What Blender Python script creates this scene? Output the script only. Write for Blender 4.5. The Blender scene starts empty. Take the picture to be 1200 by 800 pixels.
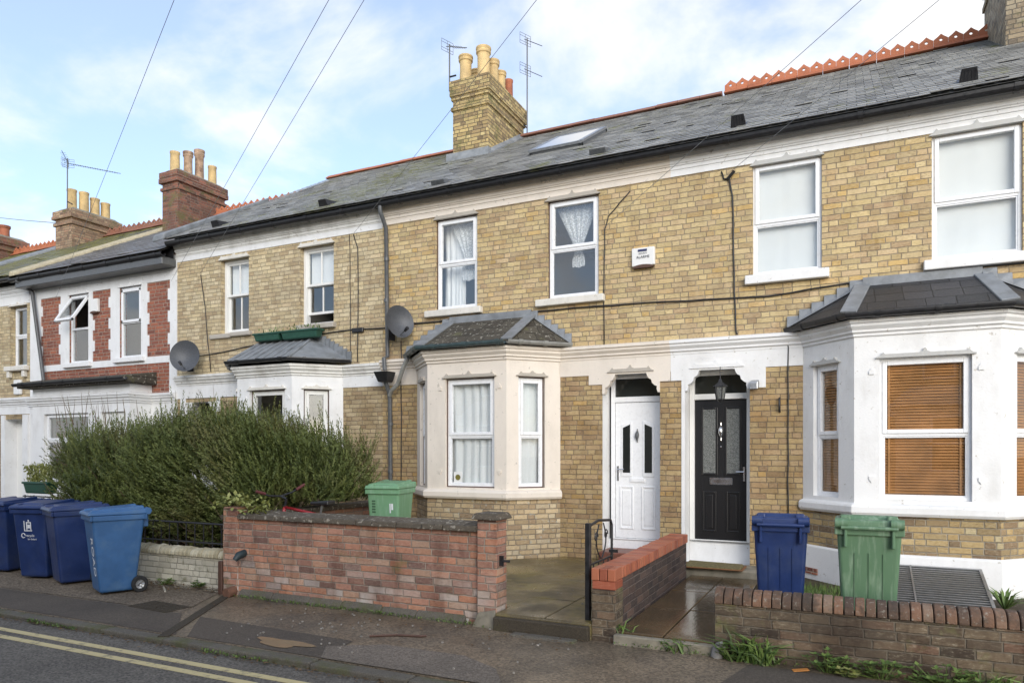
import bpy, math, random
from mathutils import Vector, Matrix
random.seed(7)
S = bpy.context.scene
R = math.radians

# ------------------------------------------------------------------ camera, world, sun, exposure
cam_d = bpy.data.cameras.new('camera'); cam = bpy.data.objects.new('camera', cam_d)
S.collection.objects.link(cam); S.camera = cam
cam.location = (0, 0, 1.72); cam.rotation_euler = (R(90), 0, R(25.6))
cam_d.sensor_width = 36; cam_d.lens = 24.9; cam_d.shift_y = 0.1083; cam_d.clip_end = 2000; cam_d.clip_start = .05
SUN_EL, SUN_ROT = 17, 145          # sun_rotation: degrees clockwise from +Y
W = bpy.data.worlds.new('World'); S.world = W; W.use_nodes = True
def setup_world():
    t = W.node_tree; N = t.nodes; L = t.links; N.clear()
    out = N.new('ShaderNodeOutputWorld'); bg = N.new('ShaderNodeBackground'); bg.inputs[1].default_value = .103
    L.new(bg.outputs[0], out.inputs[0])
    sky = N.new('ShaderNodeTexSky'); sky.sky_type = 'NISHITA'; sky.sun_disc = False
    sky.sun_elevation = R(SUN_EL); sky.sun_rotation = R(SUN_ROT); sky.air_density = 1.0; sky.dust_density = .6; sky.ozone_density = 2.2
    tc = N.new('ShaderNodeTexCoord'); sep = N.new('ShaderNodeSeparateXYZ'); L.new(tc.outputs['Generated'], sep.inputs[0])
    def m(op, a, b=None):
        n = N.new('ShaderNodeMath'); n.operation = op
        for i, v in enumerate((a, b)):
            if v is None: continue
            if isinstance(v, (int, float)): n.inputs[i].default_value = v
            else: L.new(v, n.inputs[i])
        return n.outputs[0]
    zz = m('ADD', m('MAXIMUM', sep.outputs[2], 0.0), .22)
    cx = m('DIVIDE', sep.outputs[0], zz); cy = m('DIVIDE', sep.outputs[1], zz)
    cb = N.new('ShaderNodeCombineXYZ'); L.new(cx, cb.inputs[0]); L.new(cy, cb.inputs[1]); cb.inputs[2].default_value = 6.3
    def noise(scale, det, rough, dist):
        n = N.new('ShaderNodeTexNoise'); n.inputs['Scale'].default_value = scale; n.inputs['Detail'].default_value = det
        n.inputs['Roughness'].default_value = rough; n.inputs['Distortion'].default_value = dist; L.new(cb.outputs[0], n.inputs['Vector']); return n.outputs['Fac']
    a = noise(2.1, 9, .54, .3); b = noise(.42, 3, .5, .2)
    f = m('ADD', m('MULTIPLY', a, .72), m('MULTIPLY', b, .42))
    # more cloud low down
    f = m('ADD', f, m('MULTIPLY', m('SUBTRACT', .55, sep.outputs[2]), .06))
    rp = N.new('ShaderNodeValToRGB'); rp.color_ramp.interpolation = 'EASE'
    rp.color_ramp.elements[0].position = .515; rp.color_ramp.elements[0].color = (.27, .27, .27, 1)
    rp.color_ramp.elements[1].position = .685; rp.color_ramp.elements[1].color = (1, 1, 1, 1)
    L.new(f, rp.inputs[0])
    mul = N.new('ShaderNodeMix'); mul.data_type = 'RGBA'; mul.blend_type = 'MULTIPLY'; mul.inputs[0].default_value = 1
    L.new(sky.outputs[0], mul.inputs[6]); mul.inputs[7].default_value = (.92, .96, 1.04, 1)
    mx = N.new('ShaderNodeMix'); mx.data_type = 'RGBA'; L.new(rp.outputs[0], mx.inputs[0]); L.new(mul.outputs[2], mx.inputs[6])
    mx.inputs[7].default_value = (3.9, 3.9, 3.95, 1)
    L.new(mx.outputs[2], bg.inputs[0])
setup_world()
sl = bpy.data.lights.new('sun', 'SUN'); sun = bpy.data.objects.new('sun', sl); S.collection.objects.link(sun)
sl.energy = 1.1; sl.angle = R(46); sl.color = (1, .955, .89)
az = R(SUN_ROT); el = R(SUN_EL)
sd = Vector((math.sin(az)*math.cos(el), math.cos(az)*math.cos(el), math.sin(el)))
sun.rotation_euler = sd.to_track_quat('Z', 'Y').to_euler()
S.view_settings.view_transform = 'Standard'; S.view_settings.look = 'None'; S.view_settings.gamma = 1
S.view_settings.use_curve_mapping = False; S.view_settings.exposure = 1.54
S.render.engine = 'CYCLES'; S.cycles.max_bounces = 8; S.cycles.transparent_max_bounces = 12
S.cycles.use_denoising = True

# ------------------------------------------------------------------ mesh + object helpers
WORLD = {}            # object name -> world offset of its origin (unrotated things)
def prop(o, label=None, cat=None, group=None, kind=None):
    if label: o['label'] = label
    if cat: o['category'] = cat
    if group: o['group'] = group
    if kind: o['kind'] = kind
    return o
def thing(name, label, cat, loc=(0, 0, 0), rz=0, group=None):
    o = bpy.data.objects.new(name, None); S.collection.objects.link(o); o.empty_display_size = .2
    o.location = loc; o.rotation_euler = (0, 0, rz); prop(o, label, cat, group); return o
class MB:
    def __init__(s, xf=None): s.v = []; s.f = []; s.m = []; s.r = []; s.xf = xf; s.mi = 0; s.rv = None
    def add(s, pts, faces):
        b = len(s.v)
        for p in pts: s.v.append(tuple(s.xf(*p)) if s.xf else tuple(p))
        rv = random.random() if s.rv is None else s.rv
        for f in faces: s.f.append([b+i for i in f]); s.m.append(s.mi); s.r.append(rv)
        return s
    def quad(s, *pts): return s.add(pts, [tuple(range(len(pts)))])
    def box(s, x0, x1, y0, y1, z0, z1, mat=None):
        if x0 > x1: x0, x1 = x1, x0
        if y0 > y1: y0, y1 = y1, y0
        p = [(x0,y0,z0),(x1,y0,z0),(x1,y1,z0),(x0,y1,z0),(x0,y0,z1),(x1,y0,z1),(x1,y1,z1),(x0,y1,z1)]
        if mat is not None: p = [tuple(mat @ Vector(q)) for q in p]
        return s.add(p, [(0,3,2,1),(4,5,6,7),(0,1,5,4),(1,2,6,5),(2,3,7,6),(3,0,4,7)])
    def hexa(s, bot, top):           # two loops of equal length, bottom CCW from above
        n = len(bot); fs = [tuple(reversed(range(n))), tuple(range(n, 2*n))]
        for i in range(n): j = (i+1) % n; fs.append((i, j, n+j, n+i))
        return s.add(list(bot)+list(top), fs)
    def prism(s, poly, d0, d1):      # poly in (u,z), extruded over d (the middle coordinate)
        n = len(poly); p = [(u, d0, z) for u, z in poly] + [(u, d1, z) for u, z in poly]
        fs = [tuple(range(n)), tuple(reversed(range(n, 2*n)))]
        for i in range(n): j = (i+1) % n; fs.append((j, i, n+i, n+j))
        return s.add(p, fs)
    def sweep(s, prof, path):        # prof (outward, z) list; path list of (x,y); outward is right of travel
        P = [Vector(p) for p in path]; rows = []
        for i, p in enumerate(P):
            d0 = (P[i]-P[i-1]).normalized() if i > 0 else (P[1]-P[0]).normalized()
            d1 = (P[i+1]-P[i]).normalized() if i < len(P)-1 else d0
            n0 = Vector((d0.y, -d0.x)); n1 = Vector((d1.y, -d1.x)); mn = (n0+n1).normalized(); k = 1/max(.3, mn.dot(n0))
            rows.append([(p.x+mn.x*q*k, p.y+mn.y*q*k, z) for q, z in prof])
        n = len(prof); pts = [q for r in rows for q in r]; fs = []
        for i in range(len(P)-1):
            for j in range(n):
                k = (j+1) % n; fs.append((i*n+j, i*n+k, (i+1)*n+k, (i+1)*n+j))
        fs.append(tuple(range(n-1, -1, -1))); fs.append(tuple((len(P)-1)*n+j for j in range(n)))
        return s.add(pts, fs)
    def tube(s, pts, r, n=8, cap=True):
        P = [Vector(p) for p in pts]; rs = r if isinstance(r, (list, tuple)) else [r]*len(P); rings = []; up = None
        for i, p in enumerate(P):
            t = (P[min(i+1, len(P)-1)] - P[max(i-1, 0)]).normalized()
            if up is None: up = Vector((0, 0, 1)) if abs(t.z) < .9 else Vector((1, 0, 0))
            a = t.cross(up).normalized(); b = a.cross(t).normalized(); up = b
            rings.append([tuple(p + a*math.cos(2*math.pi*k/n)*rs[i] + b*math.sin(2*math.pi*k/n)*rs[i]) for k in range(n)])
        fs = []
        for i in range(len(P)-1):
            for k in range(n): j = (k+1) % n; fs.append((i*n+k, i*n+j, (i+1)*n+j, (i+1)*n+k))
        if cap: fs.append(tuple(range(n-1, -1, -1))); fs.append(tuple((len(P)-1)*n+k for k in range(n)))
        return s.add([q for r_ in rings for q in r_], fs)
    def lathe(s, prof, c, n=20, mat=None):   # prof (r,z)
        pts = []
        for r, z in prof:
            for k in range(n):
                q = Vector((r*math.cos(2*math.pi*k/n), r*math.sin(2*math.pi*k/n), z))
                if mat is not None: q = mat @ q
                pts.append((q.x+c[0], q.y+c[1], q.z+c[2]))
        fs = []
        for i in range(len(prof)-1):
            for k in range(n): j = (k+1) % n; fs.append((i*n+k, i*n+j, (i+1)*n+j, (i+1)*n+k))
        return s.add(pts, fs)
    def build(s, name, mats, parent=None, smooth=False, bevel=0, seg=1, world=True, auto=None):
        me = bpy.data.meshes.new(name); me.from_pydata(s.v, [], s.f)
        mats = mats if isinstance(mats, (list, tuple)) else [mats]
        for m in mats: me.materials.append(m)
        me.polygons.foreach_set('material_index', s.m)
        at = me.attributes.new('rnd', 'FLOAT', 'FACE'); at.data.foreach_set('value', s.r)
        if smooth: me.polygons.foreach_set('use_smooth', [True]*len(me.polygons))
        me.validate(); me.update()
        if auto:
            me.polygons.foreach_set('use_smooth', [True]*len(me.polygons)); me.set_sharp_from_angle(angle=R(auto))
        o = bpy.data.objects.new(name, me); S.collection.objects.link(o)
        if parent:
            o.parent = parent
            if world and parent.type == 'EMPTY': o.matrix_parent_inverse = Matrix.Translation(-Vector(parent.location))
        if bevel:
            b = o.modifiers.new('bevel', 'BEVEL'); b.width = bevel; b.segments = seg; b.limit_method = 'ANGLE'; b.angle_limit = R(40)
        return o
def plane_xf(ox, oy, ux, uy):        # local (u, d inward, z) -> world
    return lambda u, d, z: (ox+ux*u-uy*d, oy+uy*u+ux*d, z)
FX = lambda u, d, z: (u, 10+d, z)    # the street facade plane y = 10
def text_mesh(body, size, mat, name, parent, M, extrude=.0008, align='CENTER', world=False):
    cu = bpy.data.curves.new(name, 'FONT'); cu.body = body; cu.size = size; cu.extrude = extrude; cu.align_x = align; cu.align_y = 'CENTER'
    tmp = bpy.data.objects.new('tmp', cu); S.collection.objects.link(tmp)
    dg = bpy.context.evaluated_depsgraph_get(); me = bpy.data.meshes.new_from_object(tmp.evaluated_get(dg))
    bpy.data.objects.remove(tmp)
    me.transform(M); me.materials.clear(); me.materials.append(mat); me.name = name
    o = bpy.data.objects.new(name, me); S.collection.objects.link(o); o.parent = parent
    if world and parent.type == 'EMPTY': o.matrix_parent_inverse = Matrix.Translation(-Vector(parent.location))
    return o

# ------------------------------------------------------------------ materials
class NT:
    def __init__(s, name):
        s.mat = bpy.data.materials.new(name); s.mat.use_nodes = True; s.t = s.mat.node_tree; s.N = s.t.nodes; s.L = s.t.links
        s.b = s.N['Principled BSDF']; s.geo = None
    def n(s, ty, **k):
        x = s.N.new(ty)
        for a, v in k.items(): setattr(x, a, v)
        return x
    def inp(s, sock, v):
        if isinstance(v, bpy.types.NodeSocket): s.L.new(v, sock)
        elif isinstance(v, (tuple, list)) and len(v) == 3 and sock.type == 'RGBA': sock.default_value = (*v, 1)
        else: sock.default_value = v
    def m(s, op, a, b=None, c=None):
        x = s.n('ShaderNodeMath', operation=op)
        for i, v in enumerate((a, b, c)):
            if v is not None: s.inp(x.inputs[i], v)
        return x.outputs[0]
    def mix(s, f, a, b, blend='MIX'):
        x = s.n('ShaderNodeMix', data_type='RGBA', blend_type=blend); s.inp(x.inputs[0], f); s.inp(x.inputs[6], a); s.inp(x.inputs[7], b); return x.outputs[2]
    def mr(s, v, a, b, c=0., d=1.):
        x = s.n('ShaderNodeMapRange'); s.inp(x.inputs[0], v)
        for i, k in enumerate((a, b, c, d)): s.inp(x.inputs[i+1], k)
        return x.outputs[0]
    def ramp(s, f, stops, interp='LINEAR'):
        x = s.n('ShaderNodeValToRGB'); cr = x.color_ramp; cr.interpolation = interp
        while len(cr.elements) < len(stops): cr.elements.new(.5)
        for e, (p, c) in zip(cr.elements, stops): e.position = p; e.color = (*c, 1)
        s.inp(x.inputs[0], f); return x.outputs[0]
    def pos(s):
        if not s.geo: s.geo = s.n('ShaderNodeNewGeometry')
        return s.geo.outputs['Position']
    def noise(s, scale, det=4, rough=.55, vec=None, dist=0., sc=None):
        x = s.n('ShaderNodeTexNoise'); x.inputs['Scale'].default_value = scale; x.inputs['Detail'].default_value = det
        x.inputs['Roughness'].default_value = rough; x.inputs['Distortion'].default_value = dist
        v = vec or s.pos()
        if sc:
            mp = s.n('ShaderNodeMapping'); mp.inputs['Scale'].default_value = sc; s.L.new(v, mp.inputs[0]); v = mp.outputs[0]
        s.L.new(v, x.inputs['Vector']); return x.outputs['Fac']
    def bump(s, h, dist=.01, strength=1.):
        x = s.n('ShaderNodeBump'); x.inputs['Distance'].default_value = dist; x.inputs['Strength'].default_value = strength; s.L.new(h, x.inputs['Height'])
        s.L.new(x.outputs[0], s.b.inputs['Normal'])
    def attr(s, name='rnd'):
        x = s.n('ShaderNodeAttribute'); x.attribute_name = name; return x.outputs['Fac']
    def xyz(s, v):
        x = s.n('ShaderNodeSeparateXYZ'); s.L.new(v, x.inputs[0]); return x.outputs
    def base(s, c): s.inp(s.b.inputs['Base Color'], c)
    def rough(s, v): s.inp(s.b.inputs['Roughness'], v)

def paint(name, col, rough=.55, dirt=.25, dcol=(.25, .22, .17), bump=.002, scale=1.0, streak=True, peel=0):
    k = NT(name); a = k.noise(2.3*scale, 6, .6); b = k.noise(40*scale, 3)
    st = k.noise(3, 5, .6, sc=(2, 2, .7)) if streak else a
    f = k.m('MULTIPLY', k.mr(k.m('MULTIPLY', a, st), .22, .5), dirt)
    c = k.mix(f, col, dcol)
    c = k.mix(k.mr(b, .3, .75, 0., .10), c, tuple(x*.75 for x in col))
    if peel:
        pm = k.mr(k.noise(14, 6, .65), .66-.1*peel, .68-.1*peel); c = k.mix(k.m('MULTIPLY', pm, .7), c, (.42, .38, .32))
    k.base(c); k.rough(rough)
    if bump: k.bump(k.m('ADD', b, a), bump)
    return k.mat
def plain(name, col, rough=.5, metal=0, var=.12, scale=18, bump=0, dirt=0, dcol=(.1, .09, .07)):
    k = NT(name); a = k.noise(scale, 5, .6)
    c = k.mix(k.mr(a, .3, .7), tuple(x*(1-var) for x in col), tuple(min(1, x*(1+var)) for x in col))
    if dirt: c = k.mix(k.mr(k.noise(4, 6, .65), .5, .7, 0., dirt), c, dcol)
    k.base(c); k.rough(k.mr(a, .3, .7, max(.02, rough-.08), min(1, rough+.08))); k.b.inputs['Metallic'].default_value = metal
    if bump: k.bump(a, bump)
    return k.mat
def brick(name, ramp, mortar, ch=.075, period=.3375, split=.665, gap=.0065, stain=.35, stain_col=(.16, .12, .08), lichen=0, lich_col=(.42, .41, .35),
          white=None, moss=0, rough=.9, bump=.008, mott=.35, seed=0., roof=False, drip=0, soot=None):
    k = NT(name); p = k.pos(); X = k.xyz(p); n = k.xyz(k.geo.outputs['True Normal'])
    wob = k.m('MULTIPLY', k.m('SUBTRACT', k.noise(7, 3), .5), .022); wob2 = k.m('MULTIPLY', k.m('SUBTRACT', k.noise(9, 3, sc=(1, 1, 1.7)), .5), .018)
    top = k.m('GREATER_THAN', k.m('ABSOLUTE', n[2]), .93)
    u = k.m('ADD', k.m('MULTIPLY', X[0], k.m('MULTIPLY', n[1], -1)), k.m('MULTIPLY', X[1], n[0]))
    if roof: u = k.m('DIVIDE', u, k.m('MAXIMUM', k.m('SQRT', k.m('ADD', k.m('MULTIPLY', n[0], n[0]), k.m('MULTIPLY', n[1], n[1]))), .05))
    u = k.m('ADD', k.m('MULTIPLY', u, k.m('SUBTRACT', 1, top)), k.m('MULTIPLY', X[0], top)); u = k.m('ADD', k.m('ADD', u, wob), seed+40)
    v = k.m('ADD', k.m('MULTIPLY', X[2], k.m('SUBTRACT', 1, top)), k.m('MULTIPLY', X[1], top)); v = k.m('ADD', k.m('ADD', v, wob2), 10.0)
    vr = k.m('DIVIDE', v, ch); row = k.m('FLOOR', vr); fv = k.m('SUBTRACT', vr, row)
    wn = k.n('ShaderNodeTexWhiteNoise', noise_dimensions='1D'); k.L.new(row, wn.inputs['W'])
    uu = k.m('ADD', k.m('DIVIDE', u, period), k.m('ADD', k.m('MULTIPLY', k.m('MODULO', row, 2.0), .5), k.m('MULTIPLY', wn.outputs[0], .85)))
    col = k.m('FLOOR', uu); fu = k.m('SUBTRACT', uu, col); hd = k.m('GREATER_THAN', fu, split)
    du = k.m('MULTIPLY', k.m('MINIMUM', k.m('MINIMUM', fu, k.m('SUBTRACT', 1, fu)), k.m('ABSOLUTE', k.m('SUBTRACT', fu, split))), period)
    dv = k.m('MULTIPLY', k.m('MINIMUM', fv, k.m('SUBTRACT', 1, fv)), ch)
    d = k.m('ADD', k.m('MINIMUM', du, dv), k.m('MULTIPLY', k.m('SUBTRACT', k.noise(42, 4, .65), .5), .011))
    mask = k.mr(d, gap*.55, gap*1.35)
    cb = k.n('ShaderNodeCombineXYZ'); k.L.new(col, cb.inputs[0]); k.L.new(row, cb.inputs[1]); k.L.new(hd, cb.inputs[2])
    w2 = k.n('ShaderNodeTexWhiteNoise', noise_dimensions='3D'); k.L.new(cb.outputs[0], w2.inputs['Vector']); rc = k.xyz(w2.outputs['Color'])
    sh = k.m('ADD', k.m('MULTIPLY', rc[0], .82), k.m('MULTIPLY', k.noise(11, 4, .6), .18))
    c = k.ramp(sh, ramp)
    c = k.mix(1.0, c, k.mix(rc[1], (.82, .82, .82), (1.14, 1.14, 1.14)), 'MULTIPLY')
    fine = k.noise(30, 6, .72, sc=(.75, .75, 1.8)); wk = k.mr(rc[2], 0, 1, .35, 1.); c = k.mix(k.m('MULTIPLY', k.mr(fine, .51, .66, 0., mott*1.6), wk), c, k.mix(1.0, c, (.33, .27, .23), 'MULTIPLY')); c = k.mix(k.m('MULTIPLY', k.mr(fine, .47, .33, 0., mott*.9), wk), c, (.70, .62, .45))
    if white: c = k.mix(k.m('MULTIPLY', k.mr(k.m('ADD', rc[2], k.m('MULTIPLY', k.noise(1.3, 4), 1.1)), 1.1, 1.45), k.mr(X[2], white[1], white[0], 0., white[2])), c, (.52, .49, .45))
    mc = k.mix(k.mr(k.noise(6, 4), .35, .65), mortar, tuple(x*.6 for x in mortar))
    c = k.mix(mask, mc, c)
    big = k.noise(.8, 7, .62); c = k.mix(k.mr(big, .48, .72, 0., stain), c, stain_col, 'MULTIPLY' if False else 'MIX')
    if drip: c = k.mix(k.mr(k.noise(3.2, 6, .62, sc=(1.6, 1.6, .5)), .50, .66, 0., drip), c, k.mix(1.0, c, (.48, .38, .33), 'MULTIPLY'))
    if soot: c = k.mix(k.m('MULTIPLY', k.mr(X[2], soot[0], soot[1]), k.mr(k.noise(2.6, 5, .6), .25, .6, .35, 1.)), c, k.mix(1.0, c, soot[2], 'MULTIPLY'))
    if lichen:
        lm = k.mr(k.noise(17, 6, .6), .62-.12*lichen, .66-.1*lichen); c = k.mix(k.m('MULTIPLY', lm, .75), c, lich_col)
    if moss: c = k.mix(k.mr(k.noise(2.4, 8, .7), .60-.14*moss, .72-.12*moss, 0., .85), c, (.13, .13, .045))
    k.base(c); k.rough(rough)
    k.bump(k.m('ADD', mask, k.m('MULTIPLY', fine, .7)), bump)
    return k.mat
G = {}
yel = [(0, (.30, .20, .12)), (.08, (.44, .31, .18)), (.3, (.57, .435, .215)), (.55, (.60, .475, .255)), (.76, (.55, .41, .24)), (.9, (.57, .39, .15)), (1, (.63, .53, .335))]
pale = [(0, (.40, .29, .17)), (.2, (.50, .39, .23)), (.5, (.60, .49, .29)), (.8, (.64, .54, .35)), (1, (.52, .38, .22))]
dim = [(0, (.11, .075, .05)), (.25, (.25, .175, .10)), (.5, (.40, .30, .15)), (.75, (.47, .33, .15)), (.9, (.5, .42, .25)), (1, (.32, .17, .09))]
G['brick_gold'] = brick('gold_stock_brick', yel, (.40, .325, .225), ch=.0735, gap=.0052, soot=(3.3, 2.6, (.66, .60, .55)), stain=.3, mott=.46, stain_col=(.30, .225, .14), drip=.28)
G['brick_pale'] = brick('pale_stock_brick', pale, (.42, .345, .24), ch=.0735, gap=.005, soot=(3.3, 2.6, (.62, .57, .52)), stain=.4, stain_col=(.30, .235, .16), mott=.48, seed=3, drip=.3)
G['brick_bay'] = brick('bay_stock_brick', [(0, (.28, .19, .12)), (.3, (.44, .33, .19)), (.6, (.52, .40, .24)), (.9, (.58, .48, .32)), (1, (.42, .22, .13))], (.34, .28, .2), stain=.2, seed=7, lichen=.1)
G['brick_dim'] = brick('sooty_stock_brick', dim, (.36, .31, .23), seed=11, stain=.2)
G['brick_stack'] = brick('chimney_stock_brick', [(0, (.14, .1, .06)), (.3, (.35, .25, .12)), (.6, (.47, .35, .15)), (1, (.55, .44, .22))], (.16, .13, .09), stain=.6, moss=.45, seed=2, stain_col=(.14, .10, .06))
G['brick_stack_red'] = brick('chimney_red_brick', [(0, (.07, .035, .028)), (.4, (.19, .075, .05)), (1, (.30, .12, .075))], (.26, .21, .17), stain=.6, moss=.5, seed=5, stain_col=(.09, .06, .045))
G['brick_stack_brown'] = brick('chimney_brown_brick', [(0, (.12, .07, .05)), (.4, (.30, .19, .12)), (.7, (.38, .27, .17)), (1, (.30, .14, .09))], (.22, .18, .14), stain=.5, moss=.25, seed=14)
G['brick_stack_grey'] = brick('chimney_weathered_brick', [(0, (.12, .10, .08)), (.5, (.32, .25, .16)), (1, (.38, .33, .24))], (.16, .14, .11), stain=.5, moss=.1, seed=6)
redr = [(0, (.17, .06, .045)), (.35, (.29, .095, .06)), (.7, (.36, .125, .07)), (1, (.24, .08, .06))]
G['brick_red'] = brick('red_facing_brick', redr, (.46, .36, .28), stain=.1, mott=.2, gap=.007)
G['brick_garden'] = brick('old_red_garden_brick', [(0, (.15, .09, .075)), (.2, (.29, .155, .115)), (.45, (.44, .225, .155)), (.7, (.47, .215, .125)), (.88, (.48, .30, .205)), (1, (.37, .26, .20))], (.42, .34, .27),
      period=.45, split=.5, stain=.4, stain_col=(.16, .11, .09), white=(.10, .55, 1.0), lichen=.0, seed=1, moss=.12, drip=.6, mott=.4)
G['brick_dark'] = brick('blackened_brick', [(0, (.035, .026, .026)), (.5, (.072, .048, .043)), (1, (.13, .08, .06))], (.17, .13, .11), period=.45, split=.5, stain=.2, seed=8, mott=.12)
G['brick_old'] = brick('mossy_brown_brick', [(0, (.05, .036, .026)), (.4, (.125, .09, .058)), (.75, (.19, .14, .088)), (1, (.18, .09, .06))], (.20, .165, .12), period=.45, split=.5, stain=.7, stain_col=(.045, .034, .026), lichen=.0, seed=4, moss=.3, drip=.7)
G['brick_cream'] = brick('cream_painted_brick', [(0, (.58, .54, .43)), (1, (.68, .64, .53))], (.50, .46, .36), stain=.3, stain_col=(.32, .30, .19), seed=9, mott=.1, gap=.004, bump=.012, moss=.04)
G['slate_new'] = brick('new_slate', [(0, (.022, .023, .026)), (1, (.05, .05, .055))], (.006, .006, .007), ch=.125, period=.30, split=1.5, gap=.004, stain=.1, mott=.05, rough=.5, bump=.01, roof=True)
G['slate_old'] = brick('lichened_slate', [(0, (.05, .042, .032)), (1, (.085, .075, .055))], (.02, .018, .014), ch=.125, period=.30, split=1.5, gap=.004, stain=.3, stain_col=(.05, .045, .025), mott=.05, lichen=.2, lich_col=(.42, .40, .34), bump=.01, roof=True, moss=.15)
G['white'] = paint('white_masonry_paint', (.82, .82, .81), dirt=.26, peel=.12)
G['white_worn'] = paint('worn_white_paint', (.78, .77, .73), dirt=.6, peel=.35)
G['cream'] = paint('cream_masonry_paint', (.79, .715, .62), dirt=.22, peel=.15)
G['upvc'] = plain('white_plastic', (.84, .85, .86), .3, var=.02, dirt=.05)
G['timber_white'] = paint('white_gloss_timber', (.80, .80, .77), rough=.4, dirt=.15)
G['brown'] = plain('brown_timber', (.09, .045, .03), .6)
G['stone'] = paint('weathered_stone', (.46, .42, .36), dirt=.5, bump=.006)
G['lint_grey'] = paint('grey_stone_paint', (.50, .50, .48), dirt=.35, bump=.004)
G['stone_white'] = paint('painted_stone', (.74, .71, .64), dirt=.45, peel=.15, bump=.005)
G['black'] = plain('black_plastic', (.018, .018, .02), .35, var=.3)
G['wire'] = plain('grey_wire', (.26, .27, .29), .5)
G['iron'] = plain('black_iron', (.02, .02, .022), .45, var=.4, bump=.001)
G['greyp'] = plain('grey_plastic', (.10, .105, .11), .4, var=.2)
G['greengut'] = plain('green_grey_gutter', (.055, .085, .09), .4, var=.25, dirt=.3)
G['lightgut'] = plain('pale_grey_gutter', (.26, .26, .24), .45, var=.2, dirt=.4)
G['lead'] = plain('lead_sheet', (.22, .235, .25), .55, var=.25, scale=6, bump=.006, dirt=.4, dcol=(.10, .10, .09))
G['door_black'] = plain('black_door_paint', (.012, .012, .013), .35, var=.2, bump=.001, scale=60)
G['chrome'] = plain('chrome', (.7, .7, .72), .2, metal=1, var=.05)
G['alu'] = plain('aluminium', (.45, .46, .47), .4, metal=.9)
G['pot_buff'] = plain('buff_clay', (.56, .41, .20), .8, var=.25, scale=5, bump=.004, dirt=.5, dcol=(.28, .2, .11))
G['pot_red'] = plain('red_clay', (.34, .12, .065), .8, var=.25, scale=5, bump=.004, dirt=.4)
G['pot_worn'] = plain('weathered_clay', (.36, .25, .17), .85, var=.4, scale=9, bump=.006, dirt=.9, dcol=(.13, .07, .05))
G['ridge_red'] = plain('red_ridge_tile', (.42, .14, .065), .75, var=.3, scale=4, bump=.003, dirt=.4, dcol=(.16, .10, .07))
G['ridge_brown'] = plain('brown_ridge_tile', (.26, .11, .07), .8, var=.3, scale=4, dirt=.6)
G['mortar'] = plain('mortar_fillet', (.46, .40, .27), .9, var=.2, bump=.01, dirt=.3)
G['plaster'] = plain('room_plaster', (.50, .48, .45), .9, var=.04)
G['wood_blind'] = plain('wooden_slat', (.43, .205, .072), .5, var=.3, scale=3)
G['blind_cloth'] = plain('off_white_cloth', (.75, .755, .75), .9, var=.04, scale=2)
G['cloth'] = plain('white_cloth', (.92, .92, .92), .9, var=.02)
G['blue_bin'] = plain('navy_bin_plastic', (.014, .034, .125), .42, var=.2, scale=5, dirt=.45, dcol=(.05, .07, .13))
G['lblue_bin'] = plain('sky_blue_bin_plastic', (.035, .115, .27), .5, var=.15, scale=5, dirt=.5, dcol=(.09, .17, .27))
def streaky(name, col, dcol):
    k = NT(name); a = k.noise(7, 5, .6, sc=(3, 3, .3)); c = k.mix(k.mr(a, .50, .68, 0., .6), col, dcol); k.base(c); k.rough(.5); return k.mat
G['green_bin'] = streaky('faded_green_bin_plastic', (.11, .205, .115), (.30, .40, .29))
G['green_bin_pale'] = streaky('pale_green_bin_plastic', (.17, .34, .19), (.27, .43, .29))
G['rubber'] = plain('rubber', (.02, .02, .02), .8)
G['mark'] = plain('white_print', (.75, .77, .8), .6, var=.1)
G['planter'] = plain('green_planter_plastic', (.018, .075, .05), .45, var=.2)
G['bike_red'] = plain('red_bike_paint', (.30, .015, .02), .3, var=.1)
G['dish'] = plain('grey_dish_mesh', (.085, .09, .10), .5, var=.2, scale=40)
G['concrete'] = plain('mossy_concrete', (.24, .215, .165), .9, var=.3, scale=6, bump=.01, dirt=.8, dcol=(.085, .08, .045))
G['coping_dark'] = brick('lichened_coping', [(0, (.085, .07, .05)), (1, (.13, .105, .075))], (.04, .035, .03), ch=5, period=.62, split=2, gap=.004, stain=.3, stain_col=(.06, .05, .04), lichen=.35, lich_col=(.40, .36, .29), mott=.2, bump=.02)
G['coping_red'] = brick('red_header_brick', [(0, (.34, .09, .045)), (1, (.44, .13, .07))], (.1, .07, .05), ch=5, period=9, split=2, gap=.001, stain=.25, stain_col=(.2, .08, .05), mott=.15, rough=.55)
G['step_tile'] = plain('worn_red_tile', (.22, .085, .055), .5, var=.3, scale=6, dirt=.5)
G['paper'] = plain('white_card', (.8, .8, .78), .6, var=.02)
G['leaf_orange'] = plain('orange_leaf', (.55, .22, .05), .7)
G['mat'] = plain('coir_mat', (.17, .14, .06), .95, var=.4, scale=30, bump=.01)
G['mat_edge'] = plain('brown_mat_edge', (.22, .10, .04), .8)

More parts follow.
